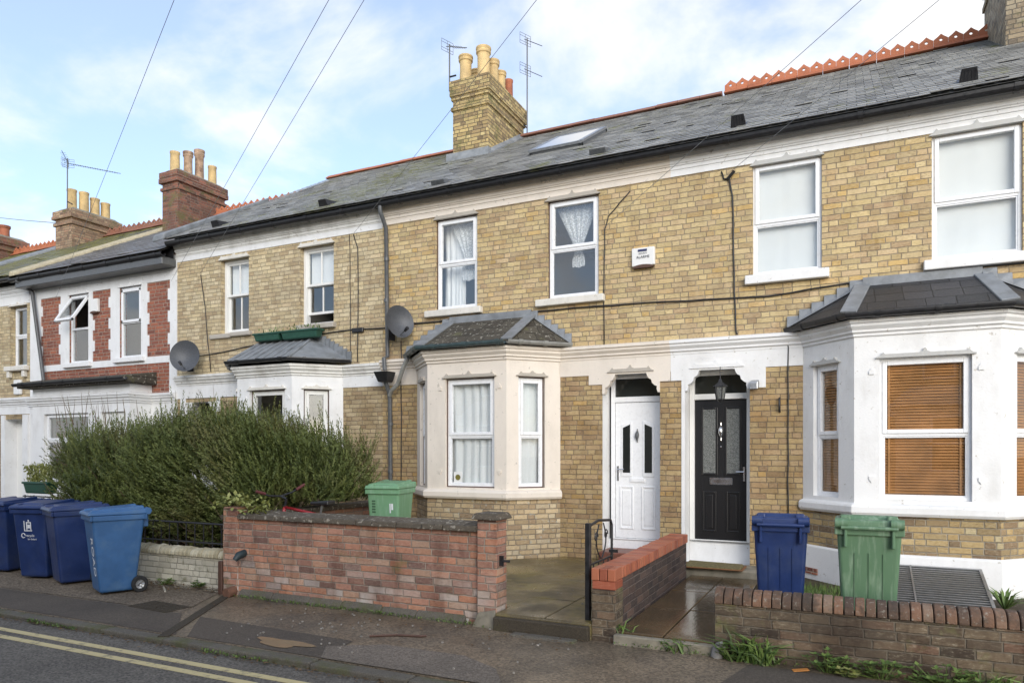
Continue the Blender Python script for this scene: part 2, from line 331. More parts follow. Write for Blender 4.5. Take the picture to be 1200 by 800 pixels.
def attr_col(name, stops, rough=.6, scale=3, trans=0, extra=None):
    k = NT(name); f = k.m('ADD', k.m('MULTIPLY', k.attr(), .7), k.m('MULTIPLY', k.noise(scale, 4), .3)); c = k.ramp(f, stops)
    if extra: c = extra(k, c)
    k.base(c); k.rough(rough); return k
def slate(name, stops, moss, mcol=(.22, .225, .06), band=None, rough=.36):
    def ex(k, c):
        mk = k.mr(k.noise(1.7, 8, .72, sc=(1, .7, .7)), .60-.2*moss, .70-.2*moss, 0., .9)
        if band: mk = k.m('MAXIMUM', mk, k.m('MULTIPLY', k.mr(k.m('ABSOLUTE', k.m('ADD', k.m('SUBTRACT', k.xyz(k.pos())[0], band[0]), k.m('MULTIPLY', k.m('SUBTRACT', k.noise(1.2, 4), .5), 1.6))), band[1], 0.), k.mr(k.noise(5, 7, .7), .42, .58)))
        c = k.mix(k.mr(k.noise(13, 6, .7), .58, .68, 0., .2), c, (.34, .34, .30))
        return k.mix(k.m('MULTIPLY', mk, k.mr(k.noise(22, 4), .3, .5)), c, mcol)
    k = attr_col(name, stops, rough, 8, extra=ex); k.bump(k.noise(60, 4), .003); return k.mat
sl_st = [(0, (.17, .17, .168)), (.4, (.28, .28, .272)), (.75, (.35, .35, .335)), (1, (.46, .45, .42))]
G['slate'] = slate('welsh_slate', sl_st, .12)
G['slate_cd'] = slate('mossy_slate', sl_st, .2, band=(-8.4, 1.5))
G['slate_b'] = slate('brown_slate', [(0, (.13, .12, .11)), (1, (.24, .22, .20))], .05)
G['slate_a'] = slate('moss_covered_slate', [(0, (.10, .095, .075)), (1, (.24, .22, .17))], .95, (.26, .25, .07))

def glass_mat(name, refl=1.0, tint=(.975, .985, .98), rough=0.):
    k = NT(name); k.N.remove(k.b); o = k.N['Material Output']
    tr = k.n('ShaderNodeBsdfTransparent'); tr.inputs[0].default_value = (*tint, 1); gl = k.n('ShaderNodeBsdfGlossy'); gl.inputs['Roughness'].default_value = rough
    lw = k.n('ShaderNodeLayerWeight'); lw.inputs[0].default_value = .5; fr = k.m('ADD', k.m('MULTIPLY', k.m('POWER', lw.outputs['Facing'], 5.0), .96), .042); mx = k.n('ShaderNodeMixShader')
    k.L.new(k.m('MINIMUM', k.m('MULTIPLY', fr, refl), 1.0), mx.inputs[0]); k.L.new(tr.outputs[0], mx.inputs[1]); k.L.new(gl.outputs[0], mx.inputs[2]); k.L.new(mx.outputs[0], o.inputs[0])
    bp = k.n('ShaderNodeBump'); bp.inputs['Distance'].default_value = .002; bp.inputs['Strength'].default_value = .25; k.L.new(k.noise(1.6, 2), bp.inputs['Height']); k.L.new(bp.outputs[0], gl.inputs['Normal'])
    return k.mat
G['glass'] = glass_mat('window_glass', 2.4)
G['glass_plain'] = glass_mat('plain_window_glass', .9); G['glass_lite'] = glass_mat('clear_window_glass', 1.2)
k = NT('frosted_glass'); k.base(k.mix(k.mr(k.noise(16, 2, .5, dist=6), .45, .55), (.10, .105, .10), (.20, .21, .20))); k.rough(.25); G['frost'] = k.mat
k = NT('dark_fanlight_glass'); k.base((.02, .022, .02)); k.rough(.08); G['darkglass'] = k.mat
def lace(name, lo=(1., .6)):
    k = NT(name); o = k.N['Material Output']; tr = k.n('ShaderNodeBsdfTransparent'); mx = k.n('ShaderNodeMixShader'); vo = k.n('ShaderNodeTexVoronoi'); vo.inputs['Scale'].default_value = 45
    k.L.new(k.pos(), vo.inputs['Vector']); k.base((.84, .85, .86)); k.rough(.9)
    k.inp(mx.inputs[0], k.mr(vo.outputs['Distance'], .25, .6, lo[0], lo[1])); k.L.new(tr.outputs[0], mx.inputs[1]); k.L.new(k.b.outputs[0], mx.inputs[2]); k.L.new(mx.outputs[0], o.inputs[0]); return k.mat
G['lace'] = lace('lace_cloth'); G['sheer'] = lace('sheer_cloth', (.95, .92))
def ground_mat(name, col, spk=.25, wet=0, moss=0, scale=1., rough=.85, mosscol=(.10, .095, .03), patch=.35, patchcol=None, fine=160, wl=(.62, .3, .42, .1), bd=.006):
    k = NT(name); a = k.noise(1.1*scale, 7, .62); vo = k.n('ShaderNodeTexVoronoi'); vo.inputs['Scale'].default_value = fine; k.L.new(k.pos(), vo.inputs['Vector'])
    sx = k.xyz(vo.outputs['Color'])[0]; sx2 = k.noise(fine*.5, 3)
    c = k.mix(k.m('MULTIPLY', sx, spk), tuple(x*.75 for x in col), tuple(min(1, x*2.6) for x in col))
    c = k.mix(k.mr(a, .42, .68, 0., patch), c, patchcol or tuple(x*.45 for x in col))
    if moss: c = k.mix(k.mr(k.noise(1.7, 8, .7), .62-.2*moss, .76-.2*moss, 0., .8), c, mosscol)
    k.base(c)
    k.rough(k.mr(k.noise(.9, 5, .6), wl[0]-wl[1]*wet, wl[2]-wl[3]*wet, rough, max(.08, rough-wet)) if wet else rough)
    k.b.inputs['Specular IOR Level'].default_value = .5 if wet > .4 else .22; k.bump(k.m('ADD', k.m('MULTIPLY', sx, .6), sx2), bd); return k.mat
G['road'] = ground_mat('asphalt_road', (.115, .104, .088), .6, patch=.35, fine=70)
G['pave'] = ground_mat('speckled_tarmac_pavement', (.140, .108, .072), .75, fine=62, wet=.42, wl=(.62, 0, .45, 0), patch=.6, patchcol=(.035, .032, .028))
G['pave_smooth'] = ground_mat('smooth_tarmac', (.118, .098, .077), .25, fine=90, patch=.4, patchcol=(.045, .04, .036))
G['pave_light'] = ground_mat('worn_tarmac', (.165, .138, .11), .45, fine=80, patch=.4, patchcol=(.07, .062, .05))
G['pave_gravel'] = ground_mat('gravelly_tarmac', (.125, .10, .072), .9, patch=.45, fine=55)
G['kerb'] = ground_mat('mossy_kerb', (.15, .135, .11), .3, moss=.6, mosscol=(.10, .11, .035))
G['path_d'] = ground_mat('algae_concrete', (.175, .135, .07), .2, fine=70, wl=(.60, 0, .42, 0), bd=.002, wet=.5, moss=.7, rough=.6, mosscol=(.19, .15, .045), patch=.9, patchcol=(.035, .030, .018))
G['path_e'] = ground_mat('wet_slab', (.15, .098, .048), .12, fine=70, wet=.55, rough=.42, wl=(.66, 0, .50, 0), bd=.0012, patch=.85, patchcol=(.045, .036, .022), moss=.1)
G['soil'] = ground_mat('soil', (.07, .055, .035), .4, moss=.4)
G['earth'] = ground_mat('earth', (.13, .12, .09), .3, moss=.5)
G['groove'] = ground_mat('dirty_groove', (.075, .062, .045), .3, moss=.2)
k = NT('yellow_line_paint'); k.base(k.mix(k.mr(k.noise(9, 7, .7), .54, .66, 0., .75), (.55, .46, .24), (.12, .11, .09))); k.rough(.75); G['yline'] = k.mat
k = NT('muddy_water'); k.base((.26, .20, .12)); k.rough(.06); G['puddle'] = k.mat

# ------------------------------------------------------------------ ground
def struct(o): o['kind'] = 'structure'; return o
struct(MB().quad((-300, -300, -.16), (300, -300, -.16), (300, 300, -.16), (-300, 300, -.16)).build('ground', G['earth']))
struct(MB().box(-80, 60, -1.2, 4.5, -.3, -.05).build('road', G['road']))
struct(MB().box(-80, 60, 4.64, 6.32, -.3, 0).build('pavement', G['pave']))
kb = MB(); x = -30.0
while x < 12:
    l = random.uniform(.8, 1.0); dz = random.uniform(-.008, .004); kb.box(x, x+l-.012, 4.5+random.uniform(-.006, .006), 4.638, -.25, .002+dz); x += l
struct(kb.build('kerb', G['kerb'], bevel=.015, seg=2))
def sheet(name, pts, mat, z):
    return struct(MB().quad(*[(x, y, z) for x, y in pts]).build(name, mat))
sheet('pavement_patch', [(-30, 4.66), (-5.75, 4.66), (-6.45, 5.30), (-30, 5.26)], G['pave_smooth'], .004)
sheet('pavement_patch', [(-5.6, 4.66), (-4.0, 4.66), (-4.1, 5.2), (-6.15, 5.28)], G['pave_smooth'], .004)
sheet('pavement_patch', [(-4.0, 4.65), (-2.3, 4.65), (-2.55, 5.02), (-2.95, 5.22), (-3.75, 5.22), (-4.2, 4.95)], G['pave_light'], .008)
sheet('pavement_patch', [(-30, 5.30), (-6.5, 5.34), (-7.0, 6.3), (-30, 6.3)], G['pave_gravel'], .005)
sheet('pavement_patch', [(-.9, 5.35), (4, 5.1), (4, 6.0), (-.75, 6.0)], G['pave_smooth'], .004)
for y in (4.20, 4.03):
    struct(MB().box(-60, 20, y-.036, y+.036, -.1, -.046).build('road_marking', G['yline']))
pts = []
for i in range(22):
    a = i/22*2*math.pi; r = 1+.22*math.sin(3*a)+.12*math.sin(5*a+1); pts.append((-4.62+.30*r*math.cos(a), 4.86+.11*r*math.sin(a)))
sheet('puddle_water', pts, G['puddle'], .010)
# channel across the pavement from the wall drain to the kerb
k0, k1 = Vector((-6.80, 6.25)), Vector((-5.80, 4.56)); d = (k1-k0).normalized(); nn = Vector((-d.y, d.x))
m = MB(); m.hexa([(*(k0-nn*.05), -.05), (*(k0+nn*.05), -.05), (*(k1+nn*.05), -.05), (*(k1-nn*.05), -.05)][::-1], [(*(k0-nn*.05), .009), (*(k0+nn*.05), .009), (*(k1+nn*.05), .009), (*(k1-nn*.05), .009)][::-1])
struct(m.build('pavement_drain_strip', G['groove']))
m = MB(); M_ = Matrix.Translation((-6.95, 5.42, 0)) @ Matrix.Rotation(R(-4), 4, 'Z'); m.box(-.33, .33, -.16, .16, -.02, .012, M_)
for i in range(9):
    for j in range(4): m.box(-.30+i*.067, -.25+i*.067, -.14+j*.073, -.09+j*.073, .012, .016, M_)
prop(m.build('access_cover', G['groove']), 'dark iron access cover let into the pavement near the drain strip', 'cover')
# front gardens
struct(MB().box(-3.14, -2.15, 6.16, 10.0, -.1, .15).box(-6.98, -3.14, 6.5, 10.2, -.1, .147).build('garden_path', G['path_d'], bevel=.012))
for a in ((-2.62, 6.17, 10),):
    pass
mm = MB()
for y0, y1, xa, xb in ((6.17, 7.0, -3.13, -2.62), (6.17, 7.2, -2.61, -2.17), (7.01, 8.1, -3.13, -2.62), (7.21, 8.3, -2.61, -2.17), (8.11, 9.2, -3.13, -2.62), (8.31, 9.3, -2.61, -2.17)):
    mm.box(xa, xb, y0, y1-.012, .1, .158+random.uniform(-.003, .003))
struct(mm.build('path_slab', G['path_d'], bevel=.006))
struct(MB().box(-3.13, -2.16, 6.10, 6.168, -.1, .13).build('step_kerb', G['groove'], bevel=.01))
struct(MB().box(-2.9, -2.25, 5.98, 6.098, -.1, .02).build('step_footing', G['kerb'], bevel=.02, seg=2))
struct(MB().box(-1.92, -1.04, 6.2, 9.5, -.1, .085).build('garden_path', G['soil']))
mm = MB(); yy = 6.2
for l in (1.15, 1.0, .75, .4):
    for xa, xb in ((-1.92, -1.5), (-1.49, -1.05)):
        dz = random.uniform(-.004, .004); mm.box(xa, xb, yy, yy+l-.012, .04, .105+dz)
    yy += l
struct(mm.build('path_slab', G['path_e'], bevel=.006)); struct(MB().box(-1.93, -1.03, 6.12, 6.196, -.1, .088).build('step_kerb', G['concrete'], bevel=.01))
struct(MB().box(-2.1, -.95, 9.5, 10.02, -.1, .20).build('door_step', G['concrete'], bevel=.02, seg=2))
struct(MB().box(-1.04, 2.6, 6.4, 10.05, -.1, .10).build('garden_soil', G['soil']))
struct(MB().box(-40, -7.0, 6.5, 10.3, -.1, .12).build('garden_soil', G['soil']))

# ------------------------------------------------------------------ house builders
def wall_panel(mb, x0, x1, z0, z1, holes, depth=.16):
    """front face on local d=0 with rectangular holes (u0,u1,z0,z1,reveal_mat,depth)"""
    us = sorted({x0, x1, *[h[0] for h in holes], *[h[1] for h in holes]}); zs = sorted({z0, z1, *[h[2] for h in holes], *[h[3] for h in holes]})
    us = [u for u in us if x0 <= u <= x1]; zs = [z for z in zs if z0 <= z <= z1]
    for i in range(len(us)-1):
        for j in range(len(zs)-1):
            cu, cz = (us[i]+us[i+1])/2, (zs[j]+zs[j+1])/2
            if any(h[0] < cu < h[1] and h[2] < cz < h[3] for h in holes): continue
            mb.quad((us[i], 0, zs[j]), (us[i+1], 0, zs[j]), (us[i+1], 0, zs[j+1]), (us[i], 0, zs[j+1]))
    b0 = mb.mi
    for h in holes:
        u0, u1, a, b = h[:4]; mb.mi = h[4] if len(h) > 4 else b0; dd = h[5] if len(h) > 5 else depth
        mb.quad((u0, 0, a), (u0, 0, b), (u0, dd, b), (u0, dd, a)); mb.quad((u1, 0, b), (u1, 0, a), (u1, dd, a), (u1, dd, b))
        mb.quad((u0, 0, b), (u1, 0, b), (u1, dd, b), (u0, dd, b)); mb.quad((u0, dd, a), (u1, dd, a), (u1, 0, a), (u0, 0, a))
    mb.mi = b0
def rect_frame(mb, u0, u1, z0, z1, w, d0, d1, wb=None):
    wb = wb or w
    mb.box(u0, u0+w, d0, d1, z0, z1); mb.box(u1-w, u1, d0, d1, z0, z1); mb.box(u0+w, u1-w, d0, d1, z1-w, z1); mb.box(u0+w, u1-w, d0, d1, z0, z0+wb)
def pane(xf, u0, u1, z0, z1, d, parent, mat=None, name='glass_pane'):
    return MB(xf).box(u0, u1, d, d+.006, z0, z1).build(name, mat or G['glass'], parent)
def upvc_window(H, xf, u0, u1, z0, z1, tr=.5, inset=.07, margin=True, frame=None, glass=None, top_open=True):
    """uPVC window: top-hung light over a fixed pane"""
    fm = frame or G['upvc']; m = MB(xf)
    if margin:
        m.mi = 1; rect_frame(m, u0, u1, z0, z1, .018, inset-.004, inset+.1); m.mi = 0; u0 += .018; u1 -= .018; z0 += .015; z1 -= .018
    zt = z0+(z1-z0)*tr; w = .042
    rect_frame(m, u0, u1, z0, z1, w, inset, inset+.07); m.box(u0+w, u1-w, inset, inset+.07, zt-.022, zt+.022)
    f = m.build('window', [fm, G['brown']], H, bevel=.004)
    s = MB(xf); rect_frame(s, u0+w-.012, u1-w+.012, zt+.012, z1-w+.012, .048, inset-.016, inset+.05); so = s.build('sash', fm, f, bevel=.006, seg=2)
    b = MB(xf); rect_frame(b, u0+w, u1-w, z0+w, zt-.022, .016, inset+.008, inset+.04); b.build('glazing_bead', fm, f, bevel=.003)
    pane(xf, u0+w+.03, u1-w-.03, zt+.05, z1-w-.03, inset+.02, f, glass); pane(xf, u0+w+.01, u1-w-.01, z0+w+.01, zt-.03, inset+.025, f, glass)
    return f
def sash_window(H, xf, u0, u1, z0, z1, inset=.1, open_=0., mid=.5):
    m = MB(xf); rect_frame(m, u0, u1, z0, z1, .06, inset, inset+.12, .05); f = m.build('window', G['timber_white'], H, bevel=.004)
    zm = z0+(z1-z0)*mid
    for (a, b, dd) in ((zm-.02, z1-.055, .02), (z0+.045+open_, zm+.02+min(open_, .02), .065)):
        s = MB(xf); rect_frame(s, u0+.055, u1-.055, a, b, .045, inset+dd, inset+dd+.04); uc = (u0+u1)/2; s.box(uc-.011, uc+.011, inset+dd+.006, inset+dd+.034, a+.04, b-.04)
        so = s.build('sash', G['timber_white'], f, bevel=.003); pane(xf, u0+.095, u1-.095, a+.04, b-.04, inset+dd+.02, f)
    return f
def sill(f, xf, u0, u1, z0, z1, mat, out=.09, wob=0):
    o = MB(xf).box(u0, u1, -out, .12, z0, z1).build('sill', mat, f, bevel=.012, seg=2); return o
def lintel(f, xf, u0, u1, z, mat, h=.055, out=.035, small=False):
    c = (u0+u1)/2; e = .05 if small else .07; b = .05 if not small else .035
    poly = [(u0-.03, z), (u1+.03, z), (u1+.03, z+.012), (u1-.01, z+h*.55), (u1-.03, z+h), (u1-.045, z+h+.022), (u1-.065, z+h), (c+.06, z+h), (c+.025, z+h+.014), (c+.008, z+h+b), (c-.008, z+h+b), (c-.025, z+h+.014), (c-.06, z+h),
            (u0+.065, z+h), (u0+.045, z+h+.022), (u0+.03, z+h), (u0+.01, z+h*.55), (u0-.03, z+.012)]
    return MB(xf).prism(poly, -out, .02).build('lintel', mat, f)
def stops(f, xf, u, z0, z1, mat):   # the little carved stops beside each bay window
    for zc, sg in ((z1-.18, 1), (z0+.27, -1)):
        m = MB(xf).prism([(u-.028, zc), (u+.028, zc), (u+.028, zc+sg*.035), (u, zc+sg*.075), (u-.028, zc+sg*.035)][::sg], -.014, .004); m.build('carved_stop', mat, f)
def room(H, x0, x1, d0=10.26, d1=13.8, z0=.16, z1=5.6, zf=2.95, bay=None):
    m = MB()
    for a, b in ((z0, zf-.1), (zf+.1, z1)):
        y0 = d0
        m.quad((x0, d1, a), (x1, d1, a), (x1, d1, b), (x0, d1, b)); m.quad((x0, y0, a), (x0, d1, a), (x0, d1, b), (x0, y0, b)); m.quad((x1, d1, a), (x1, y0, a), (x1, y0, b), (x1, d1, b))
        m.quad((x0, y0, a), (x1, y0, a), (x1, d1, a), (x0, d1, a)); m.quad((x0, y0, b), (x0, d1, b), (x1, d1, b), (x1, y0, b))
    xm = (x0+x1)/2; m.box(xm, xm+.1, d0+.01, d1-.01, zf+.11, z1-.01)
    return m.build('interior', G['plaster'], H)
def shell(mb, x0, x1, zt, zr=8.6, y1=19.2):      # party walls, rear wall and gables
    for x in (x0+.004, x1-.004): mb.quad((x, 10.01, -.1), (x, y1, -.1), (x, y1, zt), (x, 14.6, zr-.12), (x, 10.01, zt))
    mb.quad((x0, y1, -.1), (x1, y1, -.1), (x1, y1, zt), (x0, y1, zt))
def roof_slates(H, x0, x1, ze, zr, mat, ye=9.60, yr=14.6, sw=.225, gauge=.175, name='roof', skip=None):
    m = MB(); L = math.hypot(yr-ye, zr-ze); dy, dz = (yr-ye)/L, (zr-ze)/L; ny, nz = -dz, dy; n = int(L/gauge)+1
    for r in range(n):
        s0 = r*gauge-.02; s1 = min(s0+gauge*1.25, L); off = (r % 2)*sw/2; x = x0-off
        while x < x1:
            a, b = max(x, x0), min(x+sw-.007, x1); x += sw
            if b-a < .02: continue
            if skip and skip((a+b)/2, (s0+s1)/2): continue
            l0 = .0155+random.uniform(-.001, .003)+(.010 if random.random() < .02 else 0); l1 = .001; j = random.uniform(-.006, .006); t = .005; k = random.uniform(-.001, .001)
            def P(x_, s, h): return (x_, ye+dy*s+ny*h, ze+dz*s+nz*h)
            m.add([P(a, s0+j, l0+k), P(b, s0+j, l0-k), P(b, s1, l1), P(a, s1, l1), P(a, s0+j, l0+k-t-.004), P(b, s0+j, l0-k-t-.004)], [(0, 1, 2, 3), (4, 5, 1, 0), (0, 3, 4), (1, 5, 2)])
    m.rv = .2
    m.quad((x0, ye, ze-.03), (x1, ye, ze-.03), (x1, yr, zr-.03), (x0, yr, zr-.03))
    m.quad((x0, yr, zr), (x1, yr, zr), (x1, 19.4, ze), (x0, 19.4, ze))
    return m.build(name, mat, H)
def fascia(H, x0, x1, z0, z1, y=9.93): return MB().box(x0+.005, x1-.005, y, y+.02, z0, z1).build('fascia', G['black'], H)
def ridge(H, x0, x1, z, mat, crest=False, y=14.6):
    m = MB(); x = x0
    while x < x1-.05:
        l = min(.45, x1-x); zz = z+random.uniform(-.006, .006)
        m.hexa([(x, y-.14, zz-.085), (x+l-.01, y-.14, zz-.085), (x+l-.01, y+.14, zz-.085), (x, y+.14, zz-.085)], [(x, y-.012, zz+.02), (x+l-.01, y-.012, zz+.02), (x+l-.01, y+.012, zz+.02), (x, y+.012, zz+.02)])
        if crest:
            for i in range(2):                                   # pierced zig-zag cresting: two teeth a tile, each round a hole
                a = x+i*l/2; w = l/2-.004; c = a+w/2; b0 = zz+.01; r = .026; hz = b0+.085
                hole = [(c+r*math.cos(q*math.pi/4+math.pi/8), hz+r*math.sin(q*math.pi/4+math.pi/8)) for q in range(8)]
                outer = {0: (a+w, b0+.10), 1: (a+w*.72, b0+.145), 2: (c, b0+.19), 3: (a+w*.28, b0+.145), 4: (a, b0+.10), 5: (a, b0), 6: (c, b0), 7: (a+w, b0)}
                ot = [outer[q] for q in range(8)]; hl = [(c+r*math.cos(q*math.pi/4), hz+r*math.sin(q*math.pi/4)) for q in range(8)]
                for q in range(8):
                    p = (q+1) % 8
                    m.prism([hl[q], ot[q], ot[p], hl[p]], y-.014, y+.014)
        x += l
    return m.build('ridge_tiles', mat, H)
def gutter(H, path, z, r, mat, name='gutter', brk=.9, out=.0):
    prof = [(out+r+r*math.cos(a), z+r*math.sin(a)) for a in [math.pi*(1+i/8) for i in range(9)]] + [(out+2*r, z+.012), (out+2*r-.012, z+.012)] + [(out+r+(r-.012)*math.cos(a), z+(r-.012)*math.sin(a)) for a in [math.pi*(2-i/8) for i in range(9)]] + [(out, z+.012)]
    g = MB().sweep(prof, path).build(name, mat, H)
    for (ax, ay), (bx, by) in zip(path, path[1:]):
        L = math.hypot(bx-ax, by-ay); ux, uy = (bx-ax)/L, (by-ay)/L; s = brk*.5
        while s < L-.1:
            pr = [(out+r+(r+.008)*math.cos(a), z+(r+.008)*math.sin(a)) for a in [math.pi*(1+i/8) for i in range(9)]]+[(out+2*r+.008, z+.02), (out-.004, z+.02)]
            MB().sweep(pr, [(ax+ux*(s-.03), ay+uy*(s-.03)), (ax+ux*(s+.03), ay+uy*(s+.03))]).build('gutter_clip', mat, g); s += brk
    return g
STRING = [(0, 3.095), (.022, 3.095), (.022, 3.125), (.05, 3.14), (.05, 3.165), (.085, 3.205), (.085, 3.235), (.11, 3.245), (.11, 3.285), (0, 3.31)]
EAVES = [(0, 5.665), (.018, 5.665), (.018, 5.685), (.032, 5.69), (.032, 5.735), (.05, 5.74), (.05, 5.755), (.068, 5.765), (.068, 5.81), (.09, 5.82), (.10, 5.85), (.11, 5.87), (.11, 5.9), (0, 5.91)]
def dz(prof, d): return [(a, b+d) for a, b in prof]
def bay_geo(xa, xb, b=.63, c=.6): return [(xa, 10.0), (xa+c, 10-b), (xb-c, 10-b), (xb, 10.0)]
def bay(H, path, wallmat, plaster, sillmat, zs=(.1, 1.02, 1.175, 3.1), wins=(), frame=None, lint=None, glass=None, tr=.48, margin=True, plinth=None, band=None):
    """canted bay: brick apron, sill course, plastered upper part with a window in each face"""
    B = MB()
    for (ax, ay), (bx, by) in zip(path, path[1:]):
        L = math.hypot(bx-ax, by-ay); B.xf = plane_xf(ax, ay, (bx-ax)/L, (by-ay)/L); B.quad((0, 0, zs[0]), (L, 0, zs[0]), (L, 0, zs[1]), (0, 0, zs[1]))
    B.xf = None; bw = B.build('bay_apron', wallmat, H)
    s = MB().sweep([(-.02, zs[1]), (.05, zs[1]), (.075, zs[1]+.035), (.075, zs[1]+.10), (.055, zs[1]+.125), (-.02, zs[2]-.005)], path).build('bay_sill', sillmat, H, bevel=.008, seg=2)
    P = MB()
    xfs = []
    for i, ((ax, ay), (bx, by)) in enumerate(zip(path, path[1:])):
        L = math.hypot(bx-ax, by-ay); xf = plane_xf(ax, ay, (bx-ax)/L, (by-ay)/L); P.xf = xf; xfs.append((xf, L))
        w = wins[i]; wall_panel(P, 0, L, zs[2]-.02, zs[3], [(w[0], w[1], w[2], w[3], 0, .14)] if w else [])
        P.quad((0, .3, zs[2]-.02), (0, .3, zs[3]), (.01, .3, zs[3]), (.01, .3, zs[2]-.02))
    P.xf = None
    pt = [(x, y, zs[3]) for x, y in path]; P.quad(*pt); P.quad(*[(x, y, zs[1]) for x, y in path])
    bp = P.build('bay_wall', plaster, H, )
    fs = []
    for i, (xf, L) in enumerate(xfs):
        w = wins[i]
        if not w: continue
        f = upvc_window(H, xf, *w[:4], tr=tr, inset=.06, margin=margin, frame=frame, glass=glass); fs.append(f)
        lintel(f, xf, w[0]-.01, w[1]+.01, w[3]+.004, lint, h=.045, small=(w[1]-w[0] < .6))
        if w[1]-w[0] > .6: stops(f, xf, w[0]-.085, w[2], w[3], plaster); stops(f, xf, w[1]+.085, w[2], w[3], plaster)
    return fs
def offset_path(path, q):
    P = [Vector(p) for p in path]; out = []
    for i, p in enumerate(P):
        d0 = (P[i]-P[i-1]).normalized() if i > 0 else (P[1]-P[0]).normalized(); d1 = (P[i+1]-P[i]).normalized() if i < len(P)-1 else d0
        n0 = Vector((d0.y, -d0.x)); n1 = Vector((d1.y, -d1.x)); mn = (n0+n1).normalized(); kk = q/max(.3, mn.dot(n0)); out.append((p.x+mn.x*kk, p.y+mn.y*kk))
    # slide the ends back onto the wall face
    def fix(a, b):
        t = (9.985-a[1])/(b[1]-a[1]); return (a[0]+(b[0]-a[0])*t, 9.985)
    out[0] = fix(out[1], out[0]) if abs(out[0][1]-out[1][1]) > 1e-6 else out[0]; out[-1] = fix(out[-2], out[-1]) if abs(out[-1][1]-out[-2][1]) > 1e-6 else out[-1]
    return out
def bay_roof(H, path, mat, ze, zt, top, lead=True, gut=None, rolls=False):
    e = offset_path(path, .15); T = [(top[0], 9.985, zt), (top[1], 9.985, zt)]; E = [(x, y, ze) for x, y in e]
    m = MB(); m.quad(E[0], E[1], T[0]); m.quad(E[1], E[2], T[1], T[0]); m.quad(E[2], E[3], T[1]); m.quad(*[(x, y, ze-.02) for x, y in e])
    for a, b in zip(e, e[1:]): m.quad((*a, ze-.02), (*b, ze-.02), (*b, ze), (*a, ze))
    r = m.build('bay_roof', mat, H)
    def strip(a, b, w, off, up=.012):
        A, Bv = Vector(a), Vector(b); dirv = (Bv-A).normalized(); side = dirv.cross(Vector((0, -.6, .8))).normalized()*w; n = side.cross(dirv).normalized()
        if n.z < 0: n = -n
        q = MB(); lo = [A-side, A+side, Bv+side, Bv-side]; q.hexa([tuple(p-n*.01+n*off) for p in lo], [tuple(p+n*up+n*off) for p in lo]); return q
    if lead:
        for a, b in ((E[1], T[0]), (E[2], T[1])): strip(a, b, .09, .004, .02).build('lead_hip', G['lead'], r, bevel=.006)
        q = MB(); 
        for a, b in ((E[0], T[0]), (T[1], E[3])):           # stepped flashing up the wall
            for i in range(6):
                t0, t1 = i/6, (i+1)/6; xa = a[0]+(b[0]-a[0])*t0; xb = a[0]+(b[0]-a[0])*t1; za = a[2]+(b[2]-a[2])*t0; zb = a[2]+(b[2]-a[2])*t1
                q.hexa([(xa, 9.93, za-.01), (xb, 9.93, zb-.01), (xb, 9.99, zb-.01), (xa, 9.99, za-.01)], [(xa, 9.975, max(za, zb)+.07), (xb, 9.975, max(za, zb)+.07), (xb, 9.99, max(za, zb)+.07), (xa, 9.99, max(za, zb)+.07)])
        q.box(T[0][0], T[1][0], 9.955, 9.99, zt-.03, zt+.09); q.build('lead_flashing', G['lead'], r)
    if rolls:
        q = MB()
        for i in range(1, 7):
            t = i/7; q.tube([(E[1][0]+(E[2][0]-E[1][0])*t, E[1][1], ze+.01), (T[0][0]+(T[1][0]-T[0][0])*t, 9.985, zt+.01)], .013, 6)
        q.tube([(*E[1][:2], ze+.01), (T[0][0], 9.985, zt+.01)], .025, 6); q.tube([(*E[2][:2], ze+.01), (T[1][0], 9.985, zt+.01)], .025, 6); q.tube([(T[0][0], 9.96, zt+.02), (T[1][0], 9.96, zt+.02)], .03, 6)
        for i in range(9):
            t = i/9; x = T[1][0]+(E[3][0]-T[1][0])*t; z = zt+(ze-zt)*t; q.box(x, x+.10, 9.96, 9.99, z-.08, z+.10)
        q.build('lead_roll', G['lead'], r)
    return r, e
def chimney(H, x0, x1, y0, y1, z0, z1, mat, pots, corb=((.62, .03, .09), (.38, .03, .30)), flash=True):
    m = MB(); m.box(x0, x1, y0, y1, z0, z1)
    for d, o_, h in corb: m.box(x0-o_, x1+o_, y0-o_, y1+o_, z1-d, z1-d+h)
    m.box(x0-.06, x1+.06, y0-.06, y1+.06, z1-.16, z1-.001)
    c = m.build('chimney', mat, H, bevel=.008)
    q = MB(); q.hexa([(x0-.02, y0-.02, z1-.002), (x1+.02, y0-.02, z1-.002), (x1+.02, y1+.02, z1-.002), (x0-.02, y1+.02, z1-.002)], [(x0+.1, y0+.1, z1+.1), (x1-.1, y0+.1, z1+.1), (x1-.1, y1-.1, z1+.1), (x0+.1, y1-.1, z1+.1)]); q.build('flaunching', G['concrete'], c)
    for (px, py, r, h, mt, st) in pots:
        q = MB(); zb = z1-.01
        prof = [(r*1.02, 0), (r*.92, h*.55), (r*.95, h*.8), (r*1.12, h*.83), (r*1.15, h*.88), (r*1.05, h*.91), (r*1.18, h*.95), (r*1.15, h), (r*.85, h), (r*.8, h*.4)] if st == 'roll' else [(r, 0), (r*.93, h*.9), (r*1.02, h*.93), (r*1.02, h), (r*.8, h), (r*.75, h*.4)]
        q.lathe(prof, (px, py, zb), 18); q.build('chimney_pot', mt, c, auto=40)
    return c

